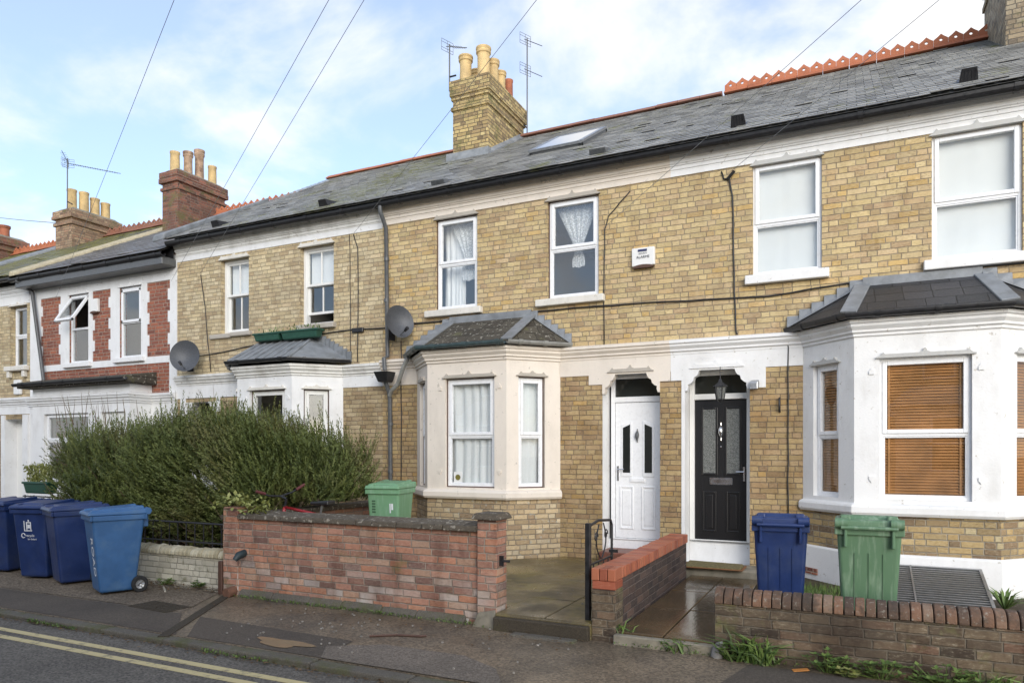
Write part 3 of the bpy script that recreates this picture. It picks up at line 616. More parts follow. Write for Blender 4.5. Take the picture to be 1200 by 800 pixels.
# ------------------------------------------------------------------ house D : cream trim, white door
def front(H, x0, x1, mat, holes, zt=5.9, z0=-.1, extra=None):
    m = MB(FX); wall_panel(m, x0, x1, z0, zt, holes); m.xf = None; shell(m, x0, x1, zt); m.build('wall', [mat, G['white']], H)
def plates(H, mb, name, mat):
    n = len(mb.v)//8
    for i in range(n):
        q = MB(); q.v = mb.v[i*8:i*8+8]; q.f = [[j-i*8 for j in f] for f in mb.f[i*6:i*6+6]]; q.m = mb.m[i*6:i*6+6]; q.r = mb.r[i*6:i*6+6]; q.build(name, mat, H)
def door_head(H, u0, u1, z, mat, d0=-.018, d1=.1):
    """carved shoulders in the upper corners of a doorway"""
    m = MB(FX)
    L = [(0, 0), (0, -.30), (.035, -.30), (.05, -.25), (.045, -.215), (.085, -.20), (.125, -.165), (.14, -.115), (.175, -.10), (.20, -.07), (.215, -.03), (.23, 0)]
    m.prism([(u0+a*.9, z+b) for a, b in L], d0, d1); m.build('door_head', mat, H)
    MB(FX).prism([(u1-a*.9, z+b) for a, b in reversed(L)], d0, d1).build('door_head', mat, H)
def house_d():
    H = thing('terraced_house', 'yellow brick terraced house with cream trim, cream bay, white front door and roof window', 'house', (-4.78, 10, 0))
    x0, x1 = -7.25, -2.30
    w1 = (-6.19, -5.41, 4.05, 5.555); w2 = (-4.19, -3.37, 4.05, 5.555); dr = (-3.31, -2.455, .15, 2.88)
    P = bay_geo(-6.55, -3.98)
    front(H, x0, x1, G['brick_gold'], [w1, w2, (*dr, 1, .36), (-6.35, -4.2, 1.0, 3.05)])
    room(H, x0+.15, x1-.15)
    for w in (w1, w2):
        f = upvc_window(H, FX, *w, tr=.50, inset=.05); lintel(f, FX, w[0], w[1], w[3]-.012, G['stone']); sill(f, FX, w[0]-.17, w[1]+.10, 3.945, 4.05, G['stone_white'])
    b = MB(FX); b.box(x0, x1, -.014, .0, 5.60, 5.70); b.box(P[-1][0], x1, -.014, 0, 2.86, 3.12); b.box(x0, P[0][0], -.014, 0, 2.86, 3.12)
    b.box(-3.52, -3.31, -.014, 0, 2.72, 2.86); b.box(-2.455, -2.305, -.014, 0, 2.73, 2.86); plates(H, b, 'plaster_band', G['cream'])
    MB().sweep(EAVES, [(x0, 10), (x1, 10)]).build('eaves_cornice', G['cream'], H)
    MB().sweep(STRING, [(x0, 10), *P, (x1, 10)]).build('string_course', G['cream'], H)
    cw = (.19, .62, 1.19, 2.85)
    bay(H, P, G['brick_bay'], G['cream'], G['cream'], wins=((.25, .68, 1.19, 2.85), (.32, 1.17, 1.19, 2.85), cw), lint=G['stone'], tr=.47, glass=G['glass_lite'])
    r, e = bay_roof(H, P, G['slate_old'], 3.36, 3.83, (-5.90, -4.45))
    gm = offset_path(P, .13); g = gutter(H, gm[:3], 3.34, .05, G['greengut'], brk=.55); gutter(H, [gm[2], gm[3]], 3.342, .048, G['lightgut'], brk=.4)
    door_head(H, dr[0], dr[1], 2.88, G['cream'])
    lintel_f = MB(FX).box(dr[0], dr[1], .30, .37, .15, .42).build('door_sill', G['upvc'], H, bevel=.01)
    fr = MB(FX); fu0, fu1 = -3.27, -2.46; rect_frame(fr, fu0, fu1, .42, 2.88, .06, .28, .36, .02); fr.box(fu0+.06, fu1-.06, .28, .36, 2.47, 2.55); f = fr.build('door_frame', G['upvc'], H, bevel=.005)
    pane(FX, fu0+.05, fu1-.05, 2.55, 2.83, .33, f, G['darkglass'], 'fanlight')
    lintel(f, FX, -3.20, -2.57, 2.885, G['stone'], h=.05)
    D = MB(FX); D.box(-3.205, -2.525, .30, .345, .445, 2.465); dn = D.build('door', G['upvc'], H, bevel=.004)
    for u in (-3.03, -2.70):
        q = MB(FX); u -= .0; a, b_ = u-.055, u+.055
        up = 1 if u < -2.86 else -1
        zz = [(a-.03, 1.36), (b_+.03, 1.36), (b_+.03, 2.19 if up > 0 else 2.13), (a-.03, 2.13 if up > 0 else 2.19)]; q.prism(zz, .288, .302); q.build('moulding', G['upvc'], dn, bevel=.008, seg=2)
        q = MB(FX); q.prism([(a, 1.42), (b_, 1.42), (b_, 2.14 if up > 0 else 2.09), (a, 2.09 if up > 0 else 2.14)], .283, .289); q.build('glass_slit', G['darkglass'], dn)
        q = MB(FX); rect_frame(q, a-.05, b_+.05, .58, 1.22, .025, .286, .302); q.box(a-.01, b_+.01, .29, .302, .64, 1.16); q.build('moulding', G['upvc'], dn, bevel=.008, seg=2)
    q = MB(FX).box(-2.98, -2.75, .285, .302, 1.275, 1.345); q.box(-2.97, -2.76, .28, .29, 1.285, 1.335); q.build('letterbox', G['upvc'], dn, bevel=.006)
    q = MB(FX).tube([(-2.865, .29, 2.04), (-2.865, .272, 2.0), (-2.865, .265, 1.96), (-2.865, .28, 1.90)], [.012, .028, .03, .01], 10); q.tube([(-2.865, .29, 2.07), (-2.865, .29, 1.87)], .008, 6); q.build('knocker', G['greyp'], dn, auto=50)
    q = MB(FX).box(-3.175, -3.15, .285, .302, 1.30, 1.52); q.tube([(-3.162, .285, 1.47), (-3.162, .25, 1.47), (-3.06, .25, 1.47)], .009, 8); q.build('handle', G['chrome'], dn)
    # roof, gutter, skylight, vents
    ze, zr = 5.90, 8.84
    rf = roof_slates(H, x0, x1, ze+.047, zr, G['slate_cd'], ye=9.68); ridge(H, x0, x1-.02, zr+.08, G['ridge_brown'])
    fascia(H, x0, x1, 5.905, 6.07); gutter(H, [(x0+.02, 9.85), (x1, 9.85)], 5.90, .068, G['black'], brk=.95)
    def on(x, s, h): L = math.hypot(5.0, zr-ze); dy, dz_ = 5/L, (zr-ze)/L; return (x, 9.6+dy*s-dz_*h, ze+dz_*s+dy*h)
    q = MB(on); a, b_ = -5.02, -4.06; rect_frame(q, a, b_, 0, 0, .01, 0, .01) if False else None
    for bx in ((a, a+.07, 1.84, 3.42), (b_-.07, b_, 1.84, 3.42), (a, b_, 1.84, 1.92), (a, b_, 3.34, 3.42)): q.box(bx[0], bx[1], bx[2], bx[3], .0, .06)
    sk = q.build('skylight', G['greyp'], rf, bevel=.006)
    q = MB(on); T0 = 0
    for bx in ((a-.01, a+.07, 1.83, 3.4), (b_-.07, b_+.01, 1.83, 3.4), (a, b_, 1.82, 1.89), (a, b_, 3.32, 3.41)):
        q.hexa([(bx[0], bx[2], .06), (bx[1], bx[2], .06), (bx[1], bx[3], .06), (bx[0], bx[3], .06)], [(bx[0], bx[2], .10), (bx[1], bx[2], .10), (bx[1], bx[3], .10), (bx[0], bx[3], .10)])
    q.build('sash', G['alu'], sk)
    q = MB(on).box(a+.05, b_-.05, 1.88, 3.34, .088, .096); q.build('glass_pane', G['glass'], sk)
    for x, s in ((-6.05, .3), (-3.35, .35)):
        q = MB(on); q.hexa([(x-.13, s, .01), (x+.13, s, .01), (x+.13, s+.3, .01), (x-.13, s+.3, .01)], [(x-.12, s, .09), (x+.12, s, .09), (x+.12, s+.25, .03), (x-.12, s+.25, .03)])
        for i in range(5): q.box(x-.11, x+.11, s-.006, s+.002, .02+i*.013, .027+i*.013)
        q.build('roof_vent', G['greyp'], rf)
    pots = [(-7.43, 13.22, .135, .62, G['pot_buff'], 'roll'), (-7.0, 13.22, .14, .70, G['pot_buff'], 'roll'), (-6.98, 13.62, .125, .62, G['pot_buff'], 'roll'), (-6.98, 13.98, .115, .55, G['pot_buff'], 'roll'), (-6.97, 14.36, .105, .55, G['pot_red'], 'plain'), (-7.43, 13.7, .12, .55, G['pot_buff'], 'roll')]
    chimney(H, -7.62, -6.78, 13.0, 14.78, 7.4, 9.55, G['brick_stack'], pots, corb=((.62, .035, .08), (.40, .03, .08), (.32, .055, .33)))
    q = MB(); L = math.hypot(5.0, zr-ze); sl = (zr-ze)/5.0
    for (xa, xb) in ((-6.785, -6.68),): q.hexa([(xa, 12.9, ze+3.3*sl), (xb, 12.9, ze+3.3*sl), (xb, 14.6, zr-.01), (xa, 14.6, zr-.01)], [(xa, 12.95, ze+3.35*sl+.10), (xb, 12.9, ze+3.3*sl+.045), (xb, 14.6, zr+.04), (xa, 14.6, zr+.12)])
    q.box(-7.7, -6.7, 12.86, 12.99, 7.76, 7.99); q.build('lead_flashing', G['lead'], rf)
    # downpipe
    q = MB(); X = -7.13
    q.tube([(X, 9.76, 5.85), (X, 9.76, 5.77), (X+.01, 9.82, 5.66), (X, 9.93, 5.52), (X+.03, 9.93, 3.35), (X+.05, 9.80, 3.3), (X+.07, 9.80, 3.1)], .036, 10)
    q.tube([(X+.07, 9.80, 2.92), (X+.08, 9.90, 2.75), (X+.08, 9.93, 2.6), (X+.10, 9.93, .2)], .036, 10)
    for z in (5.0, 4.3, 2.2, 1.4): q.tube([(X+.03+(.06 if z < 3 else -.02), 9.93, z-.03), (X+.03+(.06 if z < 3 else -.02), 9.93, z+.03)], .045, 10)
    dp = q.build('downpipe', G['greyp'], H, auto=50)
    q = MB(); q.hexa([(X-.02, 9.72, 2.90), (X+.16, 9.72, 2.90), (X+.16, 9.9, 2.90), (X-.02, 9.9, 2.90)], [(X-.07, 9.66, 3.07), (X+.21, 9.66, 3.07), (X+.21, 9.92, 3.07), (X-.07, 9.92, 3.07)]); q.build('hopper', G['black'], dp, bevel=.008)
    q = MB(); q.tube([(gm[0][0]+.1, 9.83, 3.30), (gm[0][0]+.02, 9.80, 3.12), (gm[0][0]-.02, 9.82, 3.05), (X+.30, 9.84, 2.86), (X+.16, 9.86, 2.76), (X+.1, 9.9, 2.68)], .036, 10); q.build('downpipe', G['lightgut'], H, auto=50)
    q = MB().box(-4.40, -4.18, 9.32, 9.38, .30, .365) if False else None
    MB(FX).box(-3.30, -2.46, -.22, .3, .1, .29).build('front_step', G['step_tile'], H, bevel=.015)
    return H
house_d()

# ------------------------------------------------------------------ house E : white trim, black door
def house_e():
    H = thing('terraced_house', 'yellow brick terraced house with white bay window, wooden blinds and black front door', 'house', (.2, 10, 0))
    x0, x1 = -2.30, 2.65
    w1 = (-1.20, -.345, 4.09, 5.575); w2 = (.885, 1.80, 4.05, 5.575); dr = (-2.10, -1.235, .15, 2.88)
    P = bay_geo(-.57, 2.09)
    front(H, x0, x1, G['brick_gold'], [w1, w2, (*dr, 1, .36), (-.35, 1.85, 1.0, 3.05)])
    room(H, x0+.15, x1-.15)
    for w in (w1, w2):
        f = upvc_window(H, FX, *w, tr=.46, inset=.045, margin=False, glass=G['glass_lite']); lintel(f, FX, w[0], w[1], w[3]-.012, G['lint_grey']); sill(f, FX, w[0]-.09, w[1]+.09, w[2]-.12, w[2], G['white'])
    b = MB(FX); b.box(x0, x1, -.016, .0, 5.60, 5.70); b.box(x0, P[0][0], -.016, 0, 2.86, 3.12); b.box(-2.297, -2.10, -.016, 0, 2.73, 2.86); b.box(-1.235, -1.03, -.016, 0, 2.59, 2.86)
    b.box(P[3][0], x1, -.016, 0, 2.86, 3.12); b.box(-2.15, -2.1, -.012, 0, .2, 2.73); plates(H, b, 'plaster_band', G['white'])
    MB().sweep(EAVES, [(x0, 10), (x1, 10)]).build('eaves_cornice', G['white'], H)
    MB().sweep(STRING, [(x0, 10), *P, (x1, 10)]).build('string_course', G['white'], H)
    bay(H, P, G['brick_dim'], G['white'], G['white'], zs=(.5, .98, 1.135, 3.1), wins=((.19, .62, 1.17, 2.82), (.27, 1.19, 1.17, 2.82), (.25, .68, 1.17, 2.82)), lint=G['lint_grey'], tr=.46, margin=False, glass=G['glass_lite'])
    pl = MB().sweep([(-.02, -.05), (.03, -.05), (.03, .52), (-.02, .55)], [(-1.0, 10), *P, (x1, 10)]).build('plinth', G['white'], H, bevel=.006)
    m = MB(FX); m.box(-1.14, -1.09, -.02, 0, .2, .62) 
    q = MB(FX); q.box(-.53, -.40, -.04, -.031, .36, .50); q.build('air_brick', G['stone_white'], H); 
    r, e = bay_roof(H, P, G['slate_new'], 3.36, 3.83, (.13, 1.40))
    gutter(H, offset_path(P, .13), 3.335, .05, G['black'], brk=.6)
    door_head(H, dr[0], dr[1], 2.88, G['white'])
    q = MB(FX).box(dr[0], dr[1], .30, .37, .15, .50).build('door_sill', G['white'], H, bevel=.01)
    q = MB(FX).box(dr[0]+.04, dr[1]-.04, .27, .33, .455, .475).build('threshold', G['alu'], H)
    fr = MB(FX); rect_frame(fr, dr[0]+.005, dr[1]-.005, .47, 2.88, .07, .26, .36, .015); fr.box(dr[0]+.07, dr[1]-.07, .26, .36, 2.47, 2.55); f = fr.build('door_frame', G['timber_white'], H, bevel=.006)
    pane(FX, dr[0]+.06, dr[1]-.06, 2.55, 2.84, .32, f, G['darkglass'], 'fanlight'); lintel(f, FX, -2.0, -1.34, 2.885, G['white'], h=.055)
    D = MB(FX); D.box(-2.025, -1.31, .30, .345, .475, 2.465); dn = D.build('door', G['door_black'], H, bevel=.004)
    for a, b_ in ((-1.905, -1.735), (-1.58, -1.41)):
        q = MB(FX); rect_frame(q, a-.03, b_+.03, 1.40, 2.36, .03, .29, .302); q.build('moulding', G['door_black'], dn, bevel=.008, seg=2)
        MB(FX).box(a, b_, .293, .30, 1.43, 2.33).build('glass_panel', G['frost'], dn)
        q = MB(FX); rect_frame(q, a-.01, b_+.01, .60, 1.17, .022, .287, .302); q.hexa(*[[(u, d_, z) for u, d_, z in ((a+.04, dd, .65), (b_-.04, dd, .65), (b_-.04, dd, 1.12), (a+.04, dd, 1.12))] for dd in (.302, .288)]); q.build('moulding', G['door_black'], dn, bevel=.006, seg=2)
    q = MB(FX).box(-1.815, -1.505, .285, .302, 1.265, 1.365); q.box(-1.79, -1.53, .278, .287, 1.285, 1.345); q.build('letterbox', G['chrome'], dn, bevel=.006)
    q = MB(FX).tube([(-1.66, .29, 2.10), (-1.66, .27, 2.05), (-1.66, .262, 2.0), (-1.66, .285, 1.93)], [.01, .034, .036, .008], 10); q.tube([(-1.66, .295, 2.14), (-1.66, .295, 1.89)], .008, 6); q.build('knocker', G['chrome'], dn, auto=50)
    MB(FX).lathe([(0, 0), (.012, 0), (.012, .01), (0, .012)], (-1.66, .295, 1.80), 10, Matrix.Rotation(R(90), 4, 'X')).build('spyhole', G['chrome'], dn)
    q = MB(FX).box(-1.36, -1.335, .285, .302, 1.32, 1.52); q.tube([(-1.347, .285, 1.45), (-1.347, .25, 1.45), (-1.45, .25, 1.45)], .01, 8); q.build('handle', G['chrome'], dn)
    ze, zr = 5.90, 8.84
    rf = roof_slates(H, x0, x1, ze+.047, zr, G['slate'], ye=9.68); ridge(H, x0+.02, x1, zr+.08, G['ridge_red'], True)
    fascia(H, x0, x1, 5.905, 6.07); gutter(H, [(x0, 9.85), (x1, 9.85)], 5.90, .072, G['black'], brk=1.6)
    def on(x, s, h): L = math.hypot(5.0, zr-ze); dy, dz_ = 5/L, (zr-ze)/L; return (x, 9.6+dy*s-dz_*h, ze+dz_*s+dy*h)
    for x, s in ((-1.38, .42), (1.27, .52)):
        q = MB(on); q.hexa([(x-.10, s, .01), (x+.10, s, .01), (x+.10, s+.32, .01), (x-.10, s+.32, .01)], [(x-.08, s, .16), (x+.08, s, .16), (x+.08, s+.2, .03), (x-.08, s+.2, .03)])
        for i in range(5): q.box(x-.08+i*.036, x-.068+i*.036, s-.006, s+.002, .02, .14)
        q.build('roof_vent', G['black'], rf)
    chimney(H, 2.12, 2.98, 13.0, 14.9, 7.4, 10.1, G['brick_stack_grey'], [(2.4, 13.4, .13, .6, G['pot_buff'], 'roll'), (2.72, 14.2, .13, .6, G['pot_buff'], 'roll')])
    return H
house_e()

# ------------------------------------------------------------------ house C : pale brick, white bay
def house_c():
    H = thing('terraced_house', 'pale brick terraced house with timber sash windows and lead roofed white bay behind the hedge', 'house', (-9.8, 10, 0))
    x0, x1 = -12.30, -7.25
    w1 = (-11.09, -10.35, 4.03, 5.46); w2 = (-9.09, -8.31, 4.03, 5.46); dr = (-12.05, -11.2, .15, 2.72)
    P = bay_geo(-10.58, -8.10)
    front(H, x0, x1, G['brick_pale'], [w1, w2, (*dr, 1, .36), (-10.4, -8.3, 1.0, 3.05)])
    room(H, x0+.15, x1-.15)
    f = sash_window(H, FX, *w1, mid=.52); lintel(f, FX, w1[0], w1[1], w1[3]-.006, G['stone_white'], h=.06)
    q = MB(FX); q.box(w1[0]-.26, w1[0]+.30, -.05, .1, 3.93, 4.02); q.box(w1[0]+.31, w1[1]+.09, -.075, .1, 3.945, 4.028); q.build('sill', G['stone'], f, bevel=.02, seg=2)
    f = sash_window(H, FX, *w2, mid=.52, open_=.17); lintel(f, FX, w2[0], w2[1], w2[3]-.006, G['stone_white'], h=.06); sill(f, FX, w2[0]-.02, w2[1]+.06, 3.94, 4.03, G['stone'])
    b = MB(FX); b.box(x0, x1, -.012, .0, 5.555, 5.70); b.box(x0, P[0][0], -.012, 0, 2.80, 3.12); b.box(P[3][0], x1, -.012, 0, 2.86, 3.12); b.box(-12.2, -12.05, -.012, 0, 2.45, 2.8); b.box(-11.2, -11.1, -.012, 0, 2.52, 2.8); plates(H, b, 'plaster_band', G['white'])
    MB().sweep(dz(EAVES, -.01), [(x0, 10), (x1, 10)]).build('eaves_cornice', G['white_worn'], H)
    MB().sweep(dz(STRING, -.04), [(x0, 10), *P, (x1, 10)]).build('string_course', G['white_worn'], H)
    bay(H, P, G['brick_bay'], G['white'], G['white'], wins=((.25, .68, 1.19, 2.82), (.30, 1.12, 1.19, 2.82), (.20, .63, 1.19, 2.82)), lint=G['stone_white'], tr=.47, frame=G['timber_white'], glass=G['glass_plain'])
    r, e = bay_roof(H, P, G['lead'], 3.34, 3.80, (-9.95, -8.75), lead=False, rolls=True); gutter(H, offset_path(P, .13), 3.33, .045, G['black'], brk=.5)
    door_head(H, dr[0], dr[1], 2.72, G['white_worn'])
    MB(FX).box(-12.02, -11.23, .3, .345, .2, 2.3).build('door', G['timber_white'], H, bevel=.01); MB(FX).box(-12.02, -11.23, .31, .33, 2.34, 2.7).build('fanlight', G['darkglass'], H)
    ze, zr = 5.90, 8.84
    rf = roof_slates(H, x0, x1, ze+.047, zr, G['slate_cd'], ye=9.68); ridge(H, x0, x1-.4, zr+.07, G['ridge_red'])
    fascia(H, x0, x1, 5.905, 6.07); gutter(H, [(x0-.02, 9.85), (x1+.02, 9.85)], 5.89, .068, G['black'], brk=.8)
    def on(x, s, h): L = math.hypot(5.0, zr-ze); dy, dz_ = 5/L, (zr-ze)/L; return (x, 9.6+dy*s-dz_*h, ze+dz_*s+dy*h)
    for x in (-11.1, -8.45):
        q = MB(on); q.hexa([(x-.10, .35, .01), (x+.10, .35, .01), (x+.10, .7, .01), (x-.10, .7, .01)], [(x-.08, .35, .13), (x+.08, .35, .13), (x+.08, .6, .03), (x-.08, .6, .03)]); q.build('roof_vent', G['black'], rf)
    q = MB(); q.hexa([(x0-.25, 9.6, 5.88), (x0+.1, 9.6, 5.9), (x0+.1, 12.4, 7.5), (x0-.25, 12.4, 7.4)], [(x0-.2, 9.6, 6.02), (x0+.12, 9.6, 6.04), (x0+.12, 12.4, 7.64), (x0-.2, 12.4, 7.58)]); q.build('lead_verge', G['lead'], rf, bevel=.03, seg=2)
    return H
house_c()

# ------------------------------------------------------------------ house B : red brick with white quoins
def house_b():
    H = thing('terraced_house', 'red brick terraced house with white painted quoins and an open top window', 'house', (-14.7, 10, 0))
    x0, x1 = -17.2, -12.30; d = -.13
    w1 = (-15.75, -15.08, 3.70, 5.22); w2 = (-14.05, -13.37, 3.72, 5.22)
    front(H, x0, x1, G['brick_red'], [w1, w2, (-16.1, -14.4, 1.0, 2.6), (-13.6, -12.75, .15, 2.55, 1, .3)], zt=5.75)
    room(H, x0+.15, x1-.15, z1=5.4)
    q = MB(FX); t = -.014
    q.box(x0+.02, x1, t, 0, 5.235, 5.72)                       # white painted band and quoins with toothed edges
    panels = [(-16.76, -16.07), (-14.92, -14.36), (-13.17, -12.52)]
    z = 3.70; i = 0; solid = [(x0+.02, panels[0][0]), (panels[0][1], panels[1][0]), (panels[1][1], panels[2][0]), (panels[2][1], x1)]
    while z < 5.23:
        z2 = min(z+.226, 5.235); k_ = .045 if i % 2 else -.02
        for a, b in solid:
            aa = a-(k_ if a > x0+.1 else 0); bb = b+(k_ if b < x1-.01 else 0)
            hs = [w for w in (w1, w2) if aa < w[0] < bb]
            if hs: q.box(aa, hs[0][0], t, 0, z, z2); q.box(hs[0][1], bb, t, 0, z, z2)
            else: q.box(aa, bb, t, 0, z, z2)
        z = z2; i += 1
    q.box(x0+.02, panels[0][0]+.0, t, 0, 2.9, 3.70); q.box(panels[0][0], -14.3, t, 0, 3.56, 3.70); q.box(-14.3, -12.52, t, 0, 3.56, 3.70); q.box(-12.52, x1, t, 0, 2.9, 3.70); q.build('quoins', G['white'], H)
    # left window: open top-hung light
    def bwin(w, opened):
        m = MB(FX); rect_frame(m, *w, .05, .03, .10); zt = w[2]+(w[3]-w[2])*.50; m.box(w[0]+.05, w[1]-.05, .03, .10, zt-.025, zt+.025); f = m.build('window', G['upvc'], H, bevel=.005)
        pane(FX, w[0]+.05, w[1]-.05, w[2]+.05, zt-.025, .06, f)
        top = w[3]-.05; Lh = top-zt; an = R(33) if opened else 0
        def hx(u, dd, s): return FX(u, .02-math.sin(an)*s+dd*math.cos(an), top-math.cos(an)*s+dd*math.sin(an)*-1)
        s = MB(hx); a, b = w[0]+.03, w[1]-.03
        for bx in ((a, a+.055, 0, Lh), (b-.055, b, 0, Lh), (a, b, 0, .055), (a, b, Lh-.055, Lh)): s.box(bx[0], bx[1], -.02, .035, bx[2], bx[3])
        so = s.build('sash', G['upvc'], f, bevel=.005); MB(hx).box(a+.05, b-.05, .0, .006, .05, Lh-.05).build('glass_pane', G['glass'], f)
        lintel(f, FX, w[0], w[1], w[3], G['white'], h=.03); sill(f, FX, w[0]-.13, w[1]+.13, w[2]-.10, w[2], G['white'])
    bwin(w1, True); bwin(w2, False)
    # flat-roofed ground floor projection
    P = [(-16.25, 10), (-16.25, 9.5), (-13.05, 9.5), (-13.05, 10)]
    m = MB()
    for (ax, ay), (bx, by) in zip(P, P[1:]):
        L = math.hypot(bx-ax, by-ay); m.xf = plane_xf(ax, ay, (bx-ax)/L, (by-ay)/L); wall_panel(m, 0, L, .1, 3.1, [(.4, 1.9, 1.1, 2.55, 0, .1), (2.3, 3.05, .3, 2.55, 0, .1)] if L > 1 else [])
    m.xf = None; m.quad(*[(x, y, 3.1) for x, y in P]); m.build('bay_wall', G['white'], H)
    xf = plane_xf(-16.25, 9.5, 1, 0); upvc_window(H, xf, .4, 1.9, 1.1, 2.55, tr=.6, margin=False); MB(xf).box(2.3, 3.05, .06, .1, .3, 2.55).build('door', G['timber_white'], H, bevel=.01)
    MB().sweep(dz(STRING, -.36), [(x0, 10), *P, (x1, 10)]).build('string_course', G['white'], H)
    q = MB(FX).box(x0, -16.25, -.012, 0, .1, 2.75); q.box(-13.05, x1, -.012, 0, .1, 2.75); plates(H, q, 'plaster_band', G['white'])
    q = MB(); q.hexa([(-16.45, 9.28, 3.11), (-12.9, 9.28, 3.11), (-12.9, 10, 3.11), (-16.45, 10, 3.11)], [(-16.45, 9.28, 3.24), (-12.9, 9.28, 3.24), (-12.9, 10, 3.38), (-16.45, 10, 3.38)]); q.build('bay_roof', G['slate_old'], H, bevel=.01)
    gutter(H, [(-16.5, 9.30), (-12.85, 9.30)], 3.2, .055, G['black'], brk=.7)
    MB().box(x0+.02, x1-.02, 9.66, 9.999, 5.46, 5.62).build('soffit', G['greyp'], H, bevel=.01)
    ze, zr = 5.72, 8.45
    rf = roof_slates(H, x0+.12, x1-.02, ze, zr, G['slate_b'], gauge=.26, sw=.34); ridge(H, x0+.5, x1-.05, zr+.07, G['ridge_red'], True)
    q = MB(); q.hexa([(x0-.05, 9.55, ze-.02), (x0+.16, 9.55, ze-.02), (x0+.16, 14.6, zr-.02), (x0-.05, 14.6, zr-.02)], [(x0-.02, 9.55, ze+.10), (x0+.14, 9.55, ze+.05), (x0+.14, 14.6, zr+.05), (x0-.02, 14.6, zr+.10)]); q.build('mortar_fillet', G['mortar'], rf, bevel=.02, seg=2)
    fascia(H, x0, x1, 5.625, 5.90, 9.9); gutter(H, [(x0-.15, 9.72), (x1+.02, 9.72)], 5.66, .062, G['black'], brk=.75)
    q = MB().tube([(x0+.1, 9.62, 5.62), (x0+.2, 9.8, 5.5), (x0+.25, 9.9, 5.4), (x0+.72, 9.88, 3.3)], .04, 8); q.build('downpipe', G['greyp'], H, auto=50)
    pots = [(-16.7, 13.5, .13, .62, G['pot_buff'], 'plain'), (-16.62, 13.86, .12, .74, G['pot_worn'], 'roll'), (-16.6, 14.22, .125, .92, G['pot_worn'], 'roll'), (-16.58, 14.65, .12, .62, G['pot_buff'], 'plain')]
    chimney(H, -16.95, -16.35, 13.3, 14.9, 7.2, 9.32, G['brick_stack_red'], pots, corb=((.5, .04, .08), (.3, .07, .13)))
    return H
house_b()
def house_a(x0, x1, label, mat, ridge_mat, z=-.1, pots=None, full=True):
    H = thing('terraced_house', label, 'house', ((x0+x1)/2, 10, 0)); w1 = (x1-.78, x1-.12, 3.74, 5.16); w2 = (x1-3.2, x1-2.5, 3.74, 5.16); dr = (x1-.95, x1-.2, .15, 2.5)
    front(H, x0, x1, G['brick_pale'], [w1, w2, (*dr, 1, .3)], zt=5.75); room(H, x0+.15, x1-.15, z1=5.4)
    for w in (w1, w2):
        f = upvc_window(H, FX, *w, tr=.5, inset=.12, margin=False); lintel(f, FX, w[0], w[1], w[3], G['stone_white'], h=.04)
        q = MB(FX).box(w[0]-.06, w[1]+.08, -.12, .1, w[2]-.11, w[2]); q.box(w[0], w[0]+.1, -.09, .0, w[2]-.26, w[2]-.11); q.box(w[1]-.08, w[1]+.02, -.09, .0, w[2]-.26, w[2]-.11); q.build('sill', G['stone_white'], f, bevel=.015, seg=2)
    b = MB(FX); b.box(x0, x1, -.012, 0, 5.2, 5.7); b.box(x0, x1, -.012, 0, 2.62, 2.85); b.box(x1-.2, x1-.0, -.06, 0, .1, 2.6); b.box(x1-1.1, x1-.95, -.03, 0, .1, 2.6); plates(H, b, 'plaster_band', G['white'])
    MB(FX).box(dr[0], dr[1], .25, .29, .15, 2.5).build('door', G['timber_white'], H)
    MB().sweep(dz(EAVES, -.28), [(x0, 10), (x1, 10)]).build('eaves_cornice', G['white'], H); MB().sweep(dz(STRING, -.29), [(x0, 10), (x1, 10)]).build('string_course', G['white'], H)
    rf = roof_slates(H, x0+.1, x1-.06, 5.75, 8.5, mat, gauge=.24, sw=.3); ridge(H, x0+.1, x1-.3, 8.56, ridge_mat, True)
    fascia(H, x0, x1, 5.63, 5.90, 9.9); gutter(H, [(x0, 9.72), (x1-.1, 9.72)], 5.70, .06, G['black'], brk=.9)
    q = MB(); q.hexa([(x0-.1, 9.55, 5.73), (x0+.14, 9.55, 5.73), (x0+.14, 14.6, 8.48), (x0-.1, 14.6, 8.48)], [(x0-.08, 9.55, 5.86), (x0+.12, 9.55, 5.82), (x0+.12, 14.6, 8.57), (x0-.08, 14.6, 8.62)]); q.build('lead_verge', G['lead'], rf, bevel=.02)
    chimney(H, x0+.15, x0+.94, 13.5, 15.05, 7.2, 9.05, G['brick_stack_brown'] if full else G['brick_stack_red'], pots, corb=((.45, .05, .1), (.25, .08, .1)))
    return H
house_a(-22.1, -17.2, 'yellow brick terraced house at far left with moss covered roof and four buff chimney pots', G['slate_a'], G['ridge_brown'], pots=[(-21.55, 13.75, .14, .72, G['pot_buff'], 'plain'), (-21.5, 14.1, .14, .74, G['pot_buff'], 'plain'), (-21.5, 14.45, .14, .66, G['pot_buff'], 'plain'), (-21.5, 14.8, .14, .62, G['pot_buff'], 'plain')])
house_a(-27.0, -22.1, 'farthest terraced house at the left edge, only its roof and red chimney pots showing', G['slate_a'], G['ridge_red'], pots=[(-26.45, 13.9, .16, .5, G['pot_red'], 'roll'), (-26.4, 14.5, .16, .5, G['pot_red'], 'roll')], full=False)

